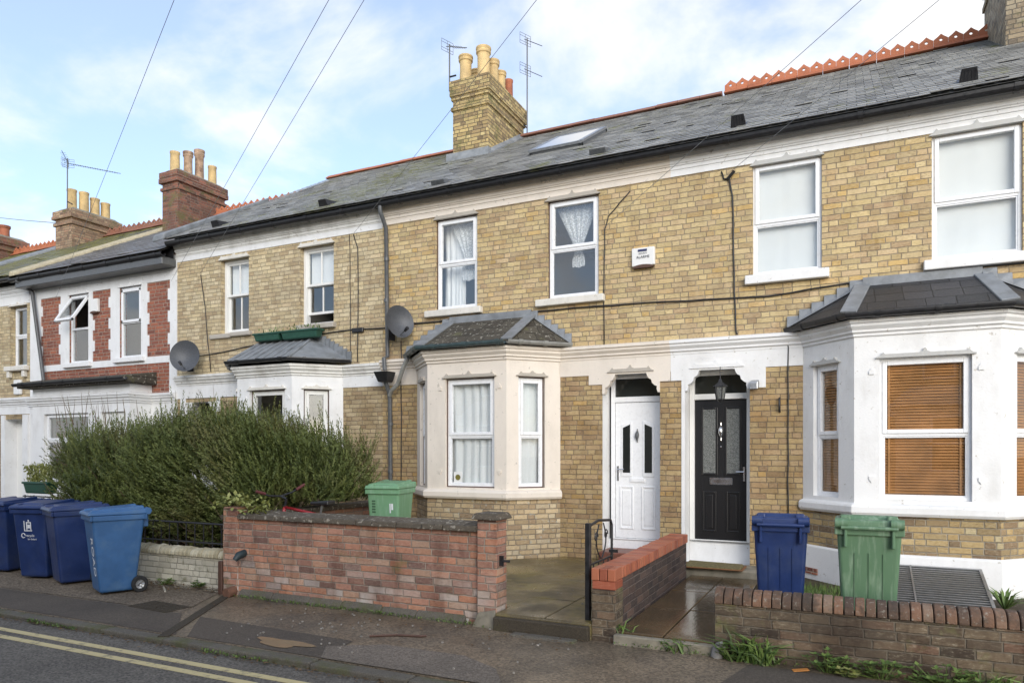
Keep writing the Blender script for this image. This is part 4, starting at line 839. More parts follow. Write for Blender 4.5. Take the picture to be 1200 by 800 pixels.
# ------------------------------------------------------------------ the terrace across the street (mirrored in the window panes)
def opposite(xc):
    H = thing('terraced_house', 'cream terraced house with white bay across the street, seen only mirrored in window glass', 'house', (xc, -5.5, 0), R(180), 'terraced houses across the street'); K = dict(world=False)
    m = MB(); m.xf = lambda u, d, z: (u, d, z); wall_panel(m, -2.5, 2.5, -.1, 5.9, [(-1.9, -1.1, 3.9, 5.4), (.2, 1.1, 3.9, 5.4), (-2.2, -1.3, .15, 2.7)]); m.xf = None; m.box(-2.49, 2.49, .3, 9, -.1, 5.6); m.build('wall', G['brick_pale'], H, **K)
    m = MB(); m.hexa([(-2.5, -.3, 5.9), (2.5, -.3, 5.9), (2.5, 9.4, 5.9), (-2.5, 9.4, 5.9)], [(-2.5, 4.4, 8.6), (2.5, 4.4, 8.6), (2.5, 4.6, 8.6), (-2.5, 4.6, 8.6)]); m.build('roof', G['slate_old'], H, **K)
    m = MB(); P = [(-.9, 0), (-.3, -.63), (1.2, -.63), (1.8, 0)]; m.sweep([(-.1, .1), (0, .1), (0, 3.1), (-.1, 3.1)], P); m.hexa([(-1.1, 0, 3.1), (-.4, -.8, 3.1), (1.3, -.8, 3.1), (2.0, 0, 3.1)], [(-.6, .1, 3.7), (-.2, -.1, 3.7), (1.1, -.1, 3.7), (1.5, .1, 3.7)]); m.build('bay', G['cream'], H, **K)
    m = MB().box(-2.5, 2.5, -.03, -.005, 2.8, 3.2); m.build('plaster_band', G['white'], H, **K); m = MB().box(-2.5, 2.5, -.16, -.005, 5.5, 5.9); m.build('eaves_cornice', G['white'], H, **K)
    for u0, u1, a, b, d in ((-1.9, -1.1, 3.9, 5.4, .08), (.2, 1.1, 3.9, 5.4, .08), (-.05, .95, 1.15, 2.8, -.66)):
        m = MB(); rect_frame(m, u0, u1, a, b, .07, d, d+.04); m.box(u0, u1, d, d+.04, (a+b)/2-.03, (a+b)/2+.03); f = m.build('window', G['upvc'], H, **K); MB().box(u0, u1, d+.015, d+.025, a, b).build('glass_pane', G['darkglass'], f, **K)
    MB().box(-2.15, -1.35, .2, .25, .15, 2.4).build('door', G['bike_red'], H, **K)
    return H
for xc in (-22, -17, -12, -7, -2, 3): opposite(xc)
struct(MB().box(-40, 20, -5.5, -1.25, -.3, 0).build('pavement', G['pave']))

# ------------------------------------------------------------------ curtains and blinds (hung in the rooms)
def drape(name, label, x0, x1, y, z0, z1, mat, cat='curtain', waves=9, amp=.025, group=None, pinch=None, xf=None):
    m = MB(xf); nx = waves*6; nz = 14; pts = []
    for j in range(nz+1):
        v = j/nz; z = z1+(z0-z1)*v
        for i in range(nx+1):
            u = i/nx; a, b = x0, x1
            if pinch: a, b = pinch(v, x0, x1)
            pts.append((a+(b-a)*u, y+amp*(.35+.65*abs(math.sin(u*5.3+x0)))*math.sin(u*waves*2*math.pi+1.3*math.sin(u*8.1+x0*3)+.5*math.sin(5*v+u*5))+amp*.3*math.sin(u*waves*15+v*2), z+.01*math.sin(u*9)))
    m.add(pts, [(j*(nx+1)+i, j*(nx+1)+i+1, (j+1)*(nx+1)+i+1, (j+1)*(nx+1)+i) for j in range(nz) for i in range(nx)])
    return prop(m.build(name, mat, None, smooth=True), label, cat, group)
def tie(c, hw, vk):
    def f(v, x0, x1):
        if v < vk: t = v/vk; return (x0+(c-hw-x0)*t, x1+(c+hw-x1)*t)
        t = (v-vk)/(1-vk); w = hw*(1+1.3*math.sin(t*2.2)); return (c-w, c+w)
    return f
drape('lace_curtain', 'white lace curtain tied in the middle, in the upper window nearer the downpipe', -6.02, -5.45, 10.2, 4.55, 5.52, G['lace'], pinch=tie(-5.68, .06, .68), waves=6, amp=.012)
drape('lace_curtain', 'white lace curtain tied in the middle, in the upper window nearer the alarm box', -4.12, -3.44, 10.2, 4.55, 5.50, G['lace'], pinch=tie(-3.76, .045, .72), waves=6, amp=.012)
drape('curtain', 'white curtain hanging at the left side of the upper window nearer the downpipe', -6.18, -5.80, 10.3, 4.02, 5.5, G['cloth'], waves=5)
drape('net_curtain', 'white net curtain filling the front window of the cream bay', -5.80, -4.70, 9.525, 1.1, 2.95, G['sheer'], waves=7, amp=.03)
dx, dy_ = -3.98+4.58, 10-9.37; L_ = math.hypot(dx, dy_)
drape('net_curtain', 'white net curtain in the narrow right window of the cream bay', .12, .75, .20, 1.1, 2.95, G['sheer'], waves=4, amp=.03, xf=plane_xf(-4.58, 9.37, dx/L_, dy_/L_))
for (x0, x1, z0, w) in ((-1.17, -.37, 4.1, 'left'), (.91, 1.77, 4.07, 'right')):
    drape('net_curtain', 'plain white net curtain filling the '+('upper window right of the cable clamp' if w == 'left' else 'upper window at the right edge'), x0, x1, 10.14, z0, 5.55, G['blind_cloth'], waves=3, amp=.003)
def slats(xf, u0, u1, z0, z1, label):
    m = MB(xf); z = z0
    while z < z1:
        m.hexa([(u0, .103, z), (u1, .103, z), (u1, .127, z+.030), (u0, .127, z+.030)], [(u0, .100, z+.003), (u1, .100, z+.003), (u1, .124, z+.033), (u0, .124, z+.033)]); z += .034
    for u in (u0+.12, u1-.12): m.box(u-.010, u+.010, .096, .0985, z0, z1)
    m.box(u0, u1, .105, .15, z1, z1+.05); m.box(u0, u1, .115, .145, z0-.03, z0-.005)
    prop(m.build('venetian_blind', G['wood_blind']), label, 'blind')
PE = bay_geo(-.57, 2.09)
for i, (nm, w) in enumerate((('narrow left window', (.08, .83)), ('wide front window', (.25, 1.21)), ('narrow right window', (.05, .80)))):
    (ax, ay), (bx, by) = PE[i], PE[i+1]; L = math.hypot(bx-ax, by-ay); slats(plane_xf(ax, ay, (bx-ax)/L, (by-ay)/L), w[0], w[1], 1.24, 2.80, f'wooden venetian blind in the {nm} of the white bay')
for (x0, x1, z0, nm) in ((-11.02, -10.72, 4.75, 'left'), (-9.02, -8.36, 4.76, 'right')):
    prop(MB(FX).box(x0, -10.40 if nm == 'left' else x1, .235, .238, z0, 5.42).build('roller_blind', G['cloth']), f'white roller blind half down in the {nm} sash window of the pale brick house', 'blind')
drape('curtain', 'grey curtain behind the open top window of the red brick house', -15.5, -15.1, 10.3, 3.6, 5.2, plain('grey_cloth', (.3, .31, .33), .9), waves=5)

# ------------------------------------------------------------------ garden walls
def bricks_thing(name, label, cat): return thing(name, label, cat)
T = thing('garden_wall', 'old red brick garden wall with dark stone coping between the hedge and the garden path', 'garden wall', (-5, 6.26, 0))
MB().box(-6.86, -3.355, 6.26, 6.485, -.05, .925).build('wall', G['brick_garden'], T)
MB().box(-6.88, -6.64, 6.24, 6.50, -.05, 1.06).build('pier', G['brick_garden'], T, bevel=.006)
p = MB().box(-3.355, -3.14, 6.20, 6.43, -.05, 1.055).build('pier', G['brick_garden'], T, bevel=.006)
m = MB(); m.hexa([(-3.41, 6.15, 1.056), (-3.09, 6.15, 1.056), (-3.09, 6.48, 1.056), (-3.41, 6.48, 1.056)], [(-3.38, 6.18, 1.12), (-3.12, 6.18, 1.12), (-3.12, 6.45, 1.12), (-3.38, 6.45, 1.12)]); m.build('pier_cap', G['coping_dark'], p, bevel=.015, seg=2)
m = MB(); x = -6.63
for l in (.60, .56, .60, .53, .57, .41):
    b = random.uniform(-.004, .004); m.hexa([(x, 6.21, .928+b), (x+l-.008, 6.21, .928+b), (x+l-.008, 6.53, .928+b), (x, 6.53, .928+b)], [(x, 6.225, .985+b), (x+l-.008, 6.225, .985+b), (x+l-.008, 6.51, 1.015+b), (x, 6.51, 1.015+b)]); x += l
m.build('coping', G['coping_dark'], T, bevel=.012, seg=2)
m = MB(); x = -6.6
while x < -3.75:
    l = random.uniform(.4, .6); h = random.uniform(.03, .075); m.hexa([(x, 6.19+random.uniform(-.01, .02), -.03), (x+l, 6.19+random.uniform(-.01, .02), -.03), (x+l, 6.262, -.03), (x, 6.262, -.03)], [(x, 6.205, h-.03), (x+l, 6.20, h-.03), (x+l, 6.262, h+.03), (x, 6.262, h+.03)]); x += l
m.build('footing', G['kerb'], T, bevel=.015, seg=2)
m = MB(); m.hexa([(-3.40, 6.15, -.03), (-3.12, 6.15, -.03), (-3.12, 6.205, -.03), (-3.40, 6.205, -.03)], [(-3.34, 6.188, .13), (-3.15, 6.19, .17), (-3.15, 6.205, .18), (-3.34, 6.205, .14)]); m.build('render_patch', G['concrete'], T, bevel=.02, seg=2)
MB().box(-6.95, -6.885, 6.22, 6.32, -.02, .40).build('end_post', G['brown'], T, bevel=.008)
q = MB().tube([(-6.70, 6.25, .06), (-6.70, 6.12, .045)], .06, 14); q.build('drain_mouth', plain('clay_pipe', (.16, .08, .05), .8, var=.3), T)
q = MB().tube([(-6.55, 6.27, .52), (-6.55, 6.17, .50), (-6.57, 6.13, .45)], [.045, .045, .03], 10); q.build('pipe_end', plain('dark_teal_pipe', (.02, .035, .04), .5), T, auto=50)
q = MB().box(-3.145, -3.10, 6.26, 6.285, .60, .70); q.tube([(-3.12, 6.27, .65), (-3.03, 6.27, .65)], .012, 8); q.build('gate_latch', G['iron'], T)

T = thing('garden_wall', 'low cream painted wall with brick on edge coping under the hedge', 'garden wall', (-9.6, 6.5, 0))
MB().box(-12.3, -6.89, 6.46, 6.66, -.05, .385).build('wall', G['brick_cream'], T)
m = MB(); x = -12.3
while x < -6.93:
    l = .072; t = random.uniform(.01, .03); b = random.uniform(-.01, .012)
    pr = [(6.43, .385), (6.43, .43+b), (6.46, .475+b), (6.55, .495+b), (6.64, .47+b), (6.68, .43+b), (6.68, .385)]
    n = len(pr); m.add([(x, y, z) for y, z in pr]+[(x+l-.008+t*0, y, z-.004) for y, z in pr], [tuple(range(n-1, -1, -1)), tuple(range(n, 2*n))]+[(i, (i+1) % n, n+(i+1) % n, n+i) for i in range(n)]); x += l
k = attr_col('cream_lichened_header', [(0, (.20, .17, .10)), (.4, (.46, .41, .28)), (1, (.60, .56, .43))], .9, 14); k.bump(k.noise(40), .006); m.build('coping', k.mat, T, bevel=.008)

T = thing('party_wall', 'old brick wall with flat coping dividing the gardens behind the bicycle', 'garden wall', (-7.1, 8.2, 0))
MB().box(-7.19, -6.99, 6.52, 9.98, 0, .86).build('wall', G['brick_garden'], T)
MB().box(-7.24, -6.94, 6.52, 9.98, .862, .93).build('coping', G['coping_dark'], T, bevel=.012, seg=2)

T = thing('party_wall', 'low wall of dark bricks with bright red header coping between the two front doors', 'garden wall', (-2.04, 7.7, 0))
MB().box(-2.14, -1.935, 6.42, 9.28, -.05, .548).build('wall', G['brick_dark'], T)
MB().box(-2.15, -1.925, 6.18, 6.42, -.05, .47).build('pier', G['brick_old'], T, bevel=.006)
MB().box(-2.148, -1.927, 6.184, 6.418, .471, .548).build('pier_head', G['coping_red'], T, bevel=.006)
k = attr_col('red_header', [(0, (.26, .075, .045)), (.5, (.40, .12, .06)), (1, (.46, .17, .09))], .5, 9); k.bump(k.noise(50), .004)
m = MB(); yy = 6.18
for i in range(3): m.box(-2.155+i*.078, -2.155+i*.078+.072, yy, yy+.22, .55, .66)
yy += .228
while yy < 9.27:
    b = random.uniform(-.003, .003); xo = random.uniform(-.004, .004); m.box(-2.155+xo, -1.922+xo, yy, yy+.070, .55, .655+b); yy += .0765
m.build('coping', k.mat, T, bevel=.006)

T = thing('garden_wall', 'low brown brick wall with rounded lichened coping in front of the bins at right', 'garden wall', (.8, 6.2, 0))
MB().box(-1.04, 3.2, 6.15, 6.37, -.05, .445).build('wall', G['brick_old'], T)
k = attr_col('lichened_bullnose', [(0, (.05, .036, .03)), (.3, (.12, .075, .05)), (.65, (.21, .115, .07)), (1, (.24, .19, .14))], .9, 14, extra=lambda k, c: k.mix(k.mr(k.noise(5, 6, .7), .48, .6, 0., .7), k.mix(k.mr(k.noise(30, 6, .7), .56, .66, 0., .7), c, (.36, .34, .28)), (.05, .04, .03))); k.bump(k.noise(40, 5), .008)
m = MB(); x = -1.045
while x < 3.2:
    b = random.uniform(-.005, .005); pr = [(6.135, .447)]+[(6.26-.125*math.cos(a), .475+b+.095*math.sin(a)) for a in [math.pi*i/8 for i in range(9)]]+[(6.385, .447)]
    n = len(pr); m.add([(x, y, z) for y, z in pr]+[(x+.068, y, z) for y, z in pr], [tuple(range(n-1, -1, -1)), tuple(range(n, 2*n))]+[(i, (i+1) % n, n+(i+1) % n, n+i) for i in range(n)]); x += .0765
m.build('coping', k.mat, T, bevel=.006)
T = thing('garden_wall', 'white rendered low wall at far left behind the parked bins', 'garden wall', (-15, 6.5, 0))
MB().box(-27, -12.7, 6.45, 6.65, -.05, .8).build('wall', G['brick_pale'], T); MB().box(-27, -12.66, 6.42, 6.68, .80, .87).build('coping', G['stone'], T, bevel=.01)

# gate and railings
T = thing('iron_gate', 'black wrought iron garden gate standing open beside the red coped wall', 'gate', (-2.22, 6.3, .15))
m = MB().box(-2.245, -2.20, 6.26, 6.315, .13, 1.06).build('gate_post', G['iron'], T, bevel=.004)
m = MB(); X = -2.225
m.tube([(X, 6.34, .22), (X, 6.34, 1.03)], .016, 6); m.tube([(X, 7.02, .22), (X, 7.02, .98), (X, 6.98, 1.03), (X, 6.6, 1.06), (X, 6.34, 1.03)], .014, 8)
m.tube([(X, 6.34, .25), (X, 7.02, .25)], .012, 6); m.tube([(X, 6.34, .66), (X, 7.02, .66)], .010, 6); m.build('gate_frame', G['iron'], T)
for i in range(4):
    y = 6.45+i*.15; s_ = MB(); s_.tube([(X, y, .25), (X, y, .66)], .006, 6); s_.build('bar', G['iron'], T)
m = MB()
for sg in (-1, 1):
    c = 6.68; pts = [(X, c+sg*(.02+.17*abs(math.sin(t*2.6))*(1-.45*t)), .68+.34*t) for t in [i/14 for i in range(15)]]; m.tube(pts, .007, 6)
    pts = [(X, c+sg*.15+.055*(1-i/22)*math.cos(i*.5), .90+.055*(1-i/22)*math.sin(i*.5)) for i in range(20)]; m.tube(pts, .006, 6)
m.build('scroll', G['iron'], T)
q = MB().box(-2.24, -2.15, 6.97, 7.0, .70, .73); q.build('latch', G['iron'], T)

T = thing('iron_railing', 'black iron railing standing on the cream wall under the hedge', 'railing', (-8.2, 6.6, .48))
MB().tube([(-9.6, 6.56, .80), (-7.02, 6.56, .80)], .014, 6).build('top_rail', G['iron'], T); MB().tube([(-9.6, 6.56, .55), (-7.02, 6.56, .55)], .012, 6).build('bottom_rail', G['iron'], T)
x = -9.5
while x < -7.05: MB().tube([(x, 6.56, .48), (x, 6.56, .80)], .009, 6).build('bar', G['iron'], T); x += .16
T = thing('iron_railing', 'small scrolled iron railing carrying the green planter at far left', 'railing', (-12.2, 7.3, .12))
for z in (.98, .72): MB().tube([(-12.75, 7.3, z), (-11.75, 7.3, z)], .012, 6).build('rail', G['iron'], T)
for x in (-12.7, -12.45, -11.95, -11.8): MB().tube([(x, 7.3, .1), (x, 7.3, 1.0)], .011, 6).build('bar', G['iron'], T)
m = MB().tube([(-12.2+.11*(1-i/26)*math.cos(i*.5), 7.3, .86+.11*(1-i/26)*math.sin(i*.5)) for i in range(24)], .008, 6); m.build('scroll', G['iron'], T)

# ------------------------------------------------------------------ wheelie bins
def wheelie_bin(label, loc, deg, mat, lidmat=None, group='wheelie bins', h=1.0, dirty=False, sx_=.9):
    T = thing('wheelie_bin', label, 'wheelie bin', loc, R(deg), group); T.scale = (sx_, sx_*1.02, h); lid = lidmat or mat; K = dict(world=False)
    m = MB(); m.hexa([(-.225, -.23, .03), (.225, -.23, .03), (.215, .20, .03), (-.215, .20, .03)], [(-.275, -.33, .93), (.275, -.33, .93), (.275, .30, .93), (-.275, .30, .93)])
    bd = m.build('body', mat, T, bevel=.035, seg=4, auto=None, **K)
    m = MB()
    for bx in ((-.295, .295, -.355, -.325), (-.295, .295, .295, .322), (-.295, -.268, -.325, .295), (.268, .295, -.325, .295)): m.box(bx[0], bx[1], bx[2], bx[3], .90, .962)
    m.build('rim', mat, T, bevel=.008, seg=2, **K)
    m = MB(); m.hexa([(-.30, -.385, .964), (.30, -.385, .964), (.30, .325, .964), (-.30, .325, .964)], [(-.285, -.365, 1.01), (.285, -.365, 1.01), (.285, .315, 1.03), (-.285, .315, 1.03)])
    m.hexa([(-.235, -.27, 1.0), (.235, -.27, 1.0), (.235, .22, 1.02), (-.235, .22, 1.02)], [(-.20, -.22, 1.035), (.20, -.22, 1.035), (.20, .17, 1.06), (-.20, .17, 1.06)])
    ld = m.build('lid', lid, T, bevel=.018, seg=3, **K)
    for sx in (-1, 1):
        q = MB(); q.hexa([(sx*.21-.05, -.36, 1.0), (sx*.21+.05, -.36, 1.0), (sx*.20+.05, .30, 1.02), (sx*.20-.05, .30, 1.02)], [(sx*.21-.035, -.32, 1.028), (sx*.21+.035, -.32, 1.028), (sx*.20+.04, .29, 1.066), (sx*.20-.04, .29, 1.066)]); q.build('lid_rib', lid, ld, bevel=.012, seg=2, **K)
        q = MB().tube([(sx*.235-.055, .335, 1.0), (sx*.235+.055, .335, 1.0)], .042, 14); q.build('hinge', lid, ld, auto=50, **K)
        q = MB().box(sx*.20-.014, sx*.20+.014, .285, .355, .80, .985); q.build('bracket', mat, T, bevel=.008, **K)
        w = MB(); Mx = Matrix.Rotation(R(90), 4, 'Y'); w.lathe([(.055, -.028), (.09, -.03), (.102, -.018), (.102, .018), (.09, .03), (.055, .028), (.055, -.028)], (sx*.262, .235, .103), 24, Mx); wh = w.build('wheel', G['rubber'], T, auto=40, **K)
        w = MB(); w.lathe([(.0, sx*.022), (.018, sx*.03), (.03, sx*.012), (.057, sx*.018), (.06, sx*.02)], (sx*.262, .235, .103), 24, Mx)
        for i in range(6):
            a = i*math.pi/3; w.tube([(sx*.282, .235+.02*math.cos(a), .103+.02*math.sin(a)), (sx*.284, .235+.058*math.cos(a), .103+.058*math.sin(a))], .006, 5)
        w.build('hub', G['greyp'] if not dirty else G['alu'], wh, **K)
    q = MB().tube([(-.24, .36, .965), (.24, .36, .965)], .016, 8); q.build('handle_bar', mat, T, **K)
    q = MB().box(-.25, .25, .225, .245, .093, .113); q.build('axle', G['rubber'], T, **K)
    return T, bd
def back_ribs(T, mat):
    for x in (-.12, .0, .12): MB().hexa([(x-.004, .195, .12), (x+.004, .195, .12), (x+.004, .215, .12), (x-.004, .215, .12)], [(x-.004, .27, .75), (x+.004, .27, .75), (x+.004, .29, .75), (x-.004, .29, .75)]).build('rib', mat, T, world=False)
def fpos(z): return -.23-.10*(z-.03)/.90-.004    # y of the front face at height z
def on_front(x, z, rot=0): return Matrix.Translation((x, fpos(z), z)) @ Matrix.Rotation(R(90)+math.atan2(.10, .90), 4, 'X') @ Matrix.Rotation(R(rot), 4, 'Z')
T, bd = wheelie_bin('lighter blue wheelie bin with white painted lettering, its wheel beside the cream wall', (-8.22, 5.79, 0), -23, G['lblue_bin'], dirty=True)
for i, ch in enumerate('ROAD'): text_mesh(ch, .15, G['mark'], 'lettering', bd, on_front(-.02, .72-i*.14, -90), world=False) if False else None
text_mesh('ROAD', .17, G['mark'], 'lettering', bd, on_front(.10, .46, -90))
T, bd = wheelie_bin('navy wheelie bin without emblem, second from the cream wall, half hidden by the lighter one', (-9.30, 5.98, 0), -20, G['blue_bin'])
T, bd = wheelie_bin('navy wheelie bin with white council crest and recycling print on its front', (-10.08, 6.07, 0), 18, G['blue_bin'])
m = MB()
def fx_(x, d, z): return (x, fpos(z)-d, z)
m = MB(fx_)
for bx in ((-.09, -.075, .66, .80), (-.06, .04, .66, .675), (-.05, -.035, .68, .77), (.015, .03, .68, .77), (-.05, .03, .77, .785), (-.03, .01, .70, .75), (-.075, -.06, .66, .67), (-.02, 0, .79, .815)): m.box(bx[0], bx[1], 0, .002, bx[2], bx[3])
m.build('emblem', G['mark'], bd, world=False)
m = MB(fx_); pts = [(-.11+.03*math.cos(a), .001, .60+.03*math.sin(a)) for a in [i*.55 for i in range(11)]]; m.tube(pts, .006, 5); m.build('emblem', G['mark'], bd, world=False)
text_mesh('recycle', .05, G['mark'], 'lettering', bd, on_front(.0, .60)); text_mesh('for Oxford', .032, G['mark'], 'lettering', bd, on_front(.03, .55))
T, bd = wheelie_bin('navy wheelie bin cut by the left edge of the photo', (-11.1, 6.16, 0), 14, G['blue_bin'])
T, bd = wheelie_bin('pale green wheelie bin behind the red brick wall beside the cream bay', (-5.98, 8.45, .148), 12, G['green_bin_pale'], h=1.10, sx_=.88)
m = MB(fx_)
for i in range(5): m.box(-.19, -.13, 0, .002, .66+i*.035, .68+i*.035)
m.build('emblem', plain('faded_print', (.05, .11, .06), .6), bd, world=False)
text_mesh('OXFORD', .055, G['mark'], 'lettering', bd, on_front(.12, .55)); m = MB(fx_); m.box(.11, .13, 0, .002, .66, .78); m.box(.14, .17, 0, .002, .70, .78); m.build('emblem', G['mark'], bd, world=False)
T, bd = wheelie_bin('navy wheelie bin seen from behind, between the black door and the white bay', (-.60, 7.12, .10), 184, G['blue_bin'], sx_=.84); back_ribs(T, G['blue_bin'])
T, bd = wheelie_bin('green wheelie bin with faded streaks seen from behind, beside the metal grille', (.13, 6.98, .10), 181, G['green_bin'], h=1.02, sx_=.9); back_ribs(T, G['green_bin'])
prop(MB().box(-.03, .04, 7.318, 7.322, .98, 1.04).build('paper_scrap', G['paper']), 'white paper tag on the green bin rim at right', 'tag') if False else None

# ------------------------------------------------------------------ bicycle
def bicycle():
    T = thing('bicycle', 'red and black bicycle parked behind the red brick garden wall', 'bicycle', (-6.3, 7.02, .15), R(4)); T.scale = (1.08, 1.08, 1.08)
    K = dict(world=False); r = .33
    F, B_ = (-.50, 0, r), (.52, 0, r); bb = (.10, 0, .28); st = (.22, 0, .72); hd0, hd1 = (-.34, 0, .62), (-.29, 0, .80)
    for c, nm in ((F, 'front'), (B_, 'rear')):
        w = MB(); w.tube([(c[0]+r*math.cos(a), 0, c[2]+r*math.sin(a)) for a in [2*math.pi*i/36 for i in range(37)]], .022, 8); wo = w.build('wheel', G['rubber'], T, smooth=True, **K)
        w = MB(); w.tube([(c[0]+.30*math.cos(a), 0, c[2]+.30*math.sin(a)) for a in [2*math.pi*i/36 for i in range(37)]], .011, 6); w.build('rim', G['alu'], wo, smooth=True, **K)
        w = MB(); w.tube([(c[0], -.05, c[2]), (c[0], .05, c[2])], .02, 8)
        for i in range(20): a = i*math.pi/10; w.tube([(c[0], .02*(-1)**i, c[2]), (c[0]+.3*math.cos(a), 0, c[2]+.3*math.sin(a))], .0015, 4)
        w.build('spokes', G['alu'], wo, **K)
    m = MB(); 
    for a, b, rr in ((hd1, st, .018), (hd0, bb, .021), (bb, st, .017), (hd0, hd1, .022), (bb, B_, .012), (st, B_, .010)): m.tube([a, b], rr, 10)
    m.build('frame', G['bike_red'], T, smooth=True, **K)
    m = MB(); m.tube([hd0, (-.40, .05, .55), (F[0], .06, F[2])], .014, 8); m.tube([hd0, (-.40, -.05, .55), (F[0], -.06, F[2])], .014, 8); m.build('fork', G['black'], T, **K)
    m = MB(); m.tube([hd1, (-.27, 0, .90)], .016, 8); m.tube([(-.27, 0, .90), (-.35, 0, .93)], .016, 8); m.build('stem', G['black'], T, **K)
    m = MB(); m.tube([(-.46, -.30, 1.0), (-.40, -.14, .94), (-.35, 0, .93), (-.30, .14, .97), (-.24, .30, 1.06)], .012, 8); hb = m.build('handlebar', G['black'], T, smooth=True, **K)
    for a, b in (((-.46, -.30, 1.0), (-.42, -.19, .965)), ((-.24, .30, 1.06), (-.275, .19, 1.0))): MB().tube([a, b], .018, 8).build('grip', plain('dark_red_grip', (.12, .03, .03), .7), hb, **K)
    m = MB(); m.tube([st, (.25, 0, .84)], .013, 8); m.build('seat_post', G['alu'], T, **K)
    m = MB(); m.hexa([(.08, -.02, .84), (.38, -.08, .84), (.38, .08, .84), (.08, .02, .84)], [(.08, -.015, .875), (.38, -.075, .90), (.38, .075, .90), (.08, .015, .875)]); m.build('saddle', G['black'], T, bevel=.018, seg=3, **K)
    m = MB(); m.lathe([(.09, -.004), (.095, 0), (.09, .004)], (.10, -.06, .28), 20, Matrix.Rotation(R(90), 4, 'X')); m.tube([(.10, -.07, .28), (.22, -.08, .18)], .01, 6); m.tube([(.10, .07, .28), (-.02, .08, .38)], .01, 6); cr = m.build('crank', G['black'], T, **K)
    for c in ((.22, -.13, .18), (-.02, .13, .38)): MB().box(c[0]-.04, c[0]+.04, c[1]-.04, c[1]+.04, c[2]-.01, c[2]+.01).build('pedal', G['rubber'], cr, **K)
bicycle()

# ------------------------------------------------------------------ things fixed to the walls
def dish(label, loc, rz, tilt, mat, rad=.40):
    T = thing('satellite_dish', label, 'satellite dish', loc, R(rz)); K = dict(world=False); Mt = Matrix.Rotation(R(90+tilt), 4, 'X')   # bowl opens toward local -y
    m = MB(); pr = [(rad*i/10, .10*(i/10)**2) for i in range(11)]+[(rad+.012, .108), (rad+.006, .095)]+[(rad*i/10, .10*(i/10)**2-.012) for i in range(10, -1, -1)]; m.lathe(pr, (0, 0, 0), 36, Matrix.Translation((0, 0, 0)) @ Mt @ Matrix.Diagonal((1, 1.1, 1, 1))); d = m.build('reflector', mat, T, auto=50, **K)
    m = MB(); m.tube([(0, -.02, -rad*.95), (0, -.30, -rad*.62)], .014, 6); m.build('arm', G['alu'], T, **K)
    m = MB(); m.tube([(0, -.28, -rad*.66), (0, -.36, -rad*.52)], [.024, .03], 10); m.build('receiver', G['black'], T, auto=50, **K)
    m = MB(); m.tube([(0, .03, 0), (0, .16, -.02), (0, .20, -.18)], .02, 8); m.box(-.06, .06, .19, .21, -.26, -.08); m.build('bracket', G['iron'], T, **K)
dish('large dark satellite dish on the wall between the red brick and pale brick houses', (-11.72, 9.74, 3.58), 30, -8, G['dish'], .27)
dish('smaller grey mesh satellite dish beside the long downpipe', (-6.80, 9.78, 3.86), 62, -10, G['dish'], .24)
def alarm(name_lab, x0, x1, z0, z1, txt):
    T = thing('alarm_box', name_lab, 'alarm box', ((x0+x1)/2, 10, z0)); m = MB(FX); m.hexa([(x0, -.06, z0+.03), (x1, -.06, z0+.03), (x1, 0, z0+.03), (x0, 0, z0+.03)], [(x0, -.075, z1), (x1, -.075, z1), (x1, 0, z1), (x0, 0, z1)]); b = m.build('cover', G['paper'], T, bevel=.012, seg=3)
    q = MB(FX); n = 8; c = (x0+x1)/2; w = (x1-x0)/2-.02
    q.prism([(c-w, z0)]+[(c+w*math.cos(math.pi*(1-i/n)), z0+.035*math.sin(math.pi*(1-i/n))+.012) for i in range(n+1)]+[(c+w, z0)], -.068, -.01); q.build('strobe', G['brown'], T)
    if txt:
        MB(FX).box(c-.07, c+.06, -.082, -.074, z1-.055, z1-.025).build('emblem', plain('navy_print', (.03, .04, .12), .5), b)
        text_mesh('SECURITY', .028, G['greyp'], 'lettering', b, Matrix.Translation((c, 10-.0765, z1-.085)) @ Matrix.Rotation(R(90), 4, 'X'), world=False); text_mesh('ALARMS', .052, G['greyp'], 'lettering', b, Matrix.Translation((c, 10-.0745, z1-.135)) @ Matrix.Rotation(R(90), 4, 'X'), world=False)
alarm('white burglar alarm box with print on the yellow brick wall', -2.85, -2.52, 4.36, 4.645, True)
alarm('plain cream alarm box on the red brick panel between two windows', -14.97, -14.70, 4.74, 5.05, False)
prop(MB(FX).box(-17.74, -17.48, -.07, 0, 3.08, 3.42).build('meter_box', G['paper'], bevel=.02, seg=2), 'small white box under the narrow window of the far left house', 'box')
def cable(label, pts, r=.008, y=-.014, mat=None, name='wall_cable'):
    P = []
    for a, b in zip(pts, pts[1:]):
        n = max(2, int(math.hypot(b[0]-a[0], b[1]-a[1])/.25))
        for i in range(n): t = i/n; P.append((a[0]+(b[0]-a[0])*t+random.uniform(-.006, .006), y, a[1]+(b[1]-a[1])*t+random.uniform(-.006, .006)))
    P.append((pts[-1][0], y, pts[-1][1])); return prop(MB(FX).tube(P, r, 6).build(name, mat or G['iron'], smooth=True), label, 'cable')
cable('black cable running level from the large dish to the green window boxes', [(-12.0, 3.62), (-11.05, 3.66), (-10.2, 3.75)], .010)
cable('black cable running level past the small junction box to the long downpipe', [(-8.66, 3.84), (-7.81, 3.87), (-7.2, 3.85)], .012)
cable('long black cable running level above both bays from the smaller dish to the right edge', [(-6.6, 3.87), (-6.1, 3.87), (-5.3, 3.93), (-4.34, 3.89), (-2.87, 3.87), (-1.0, 3.80), (.3, 3.90), (1.6, 3.92), (2.6, 3.92)], .011, y=-.02)
cable('thin cable hanging down the pale brick wall near the large dish', [(-11.62, 5.24), (-11.5, 4.58), (-11.42, 3.9), (-11.34, 3.3)])
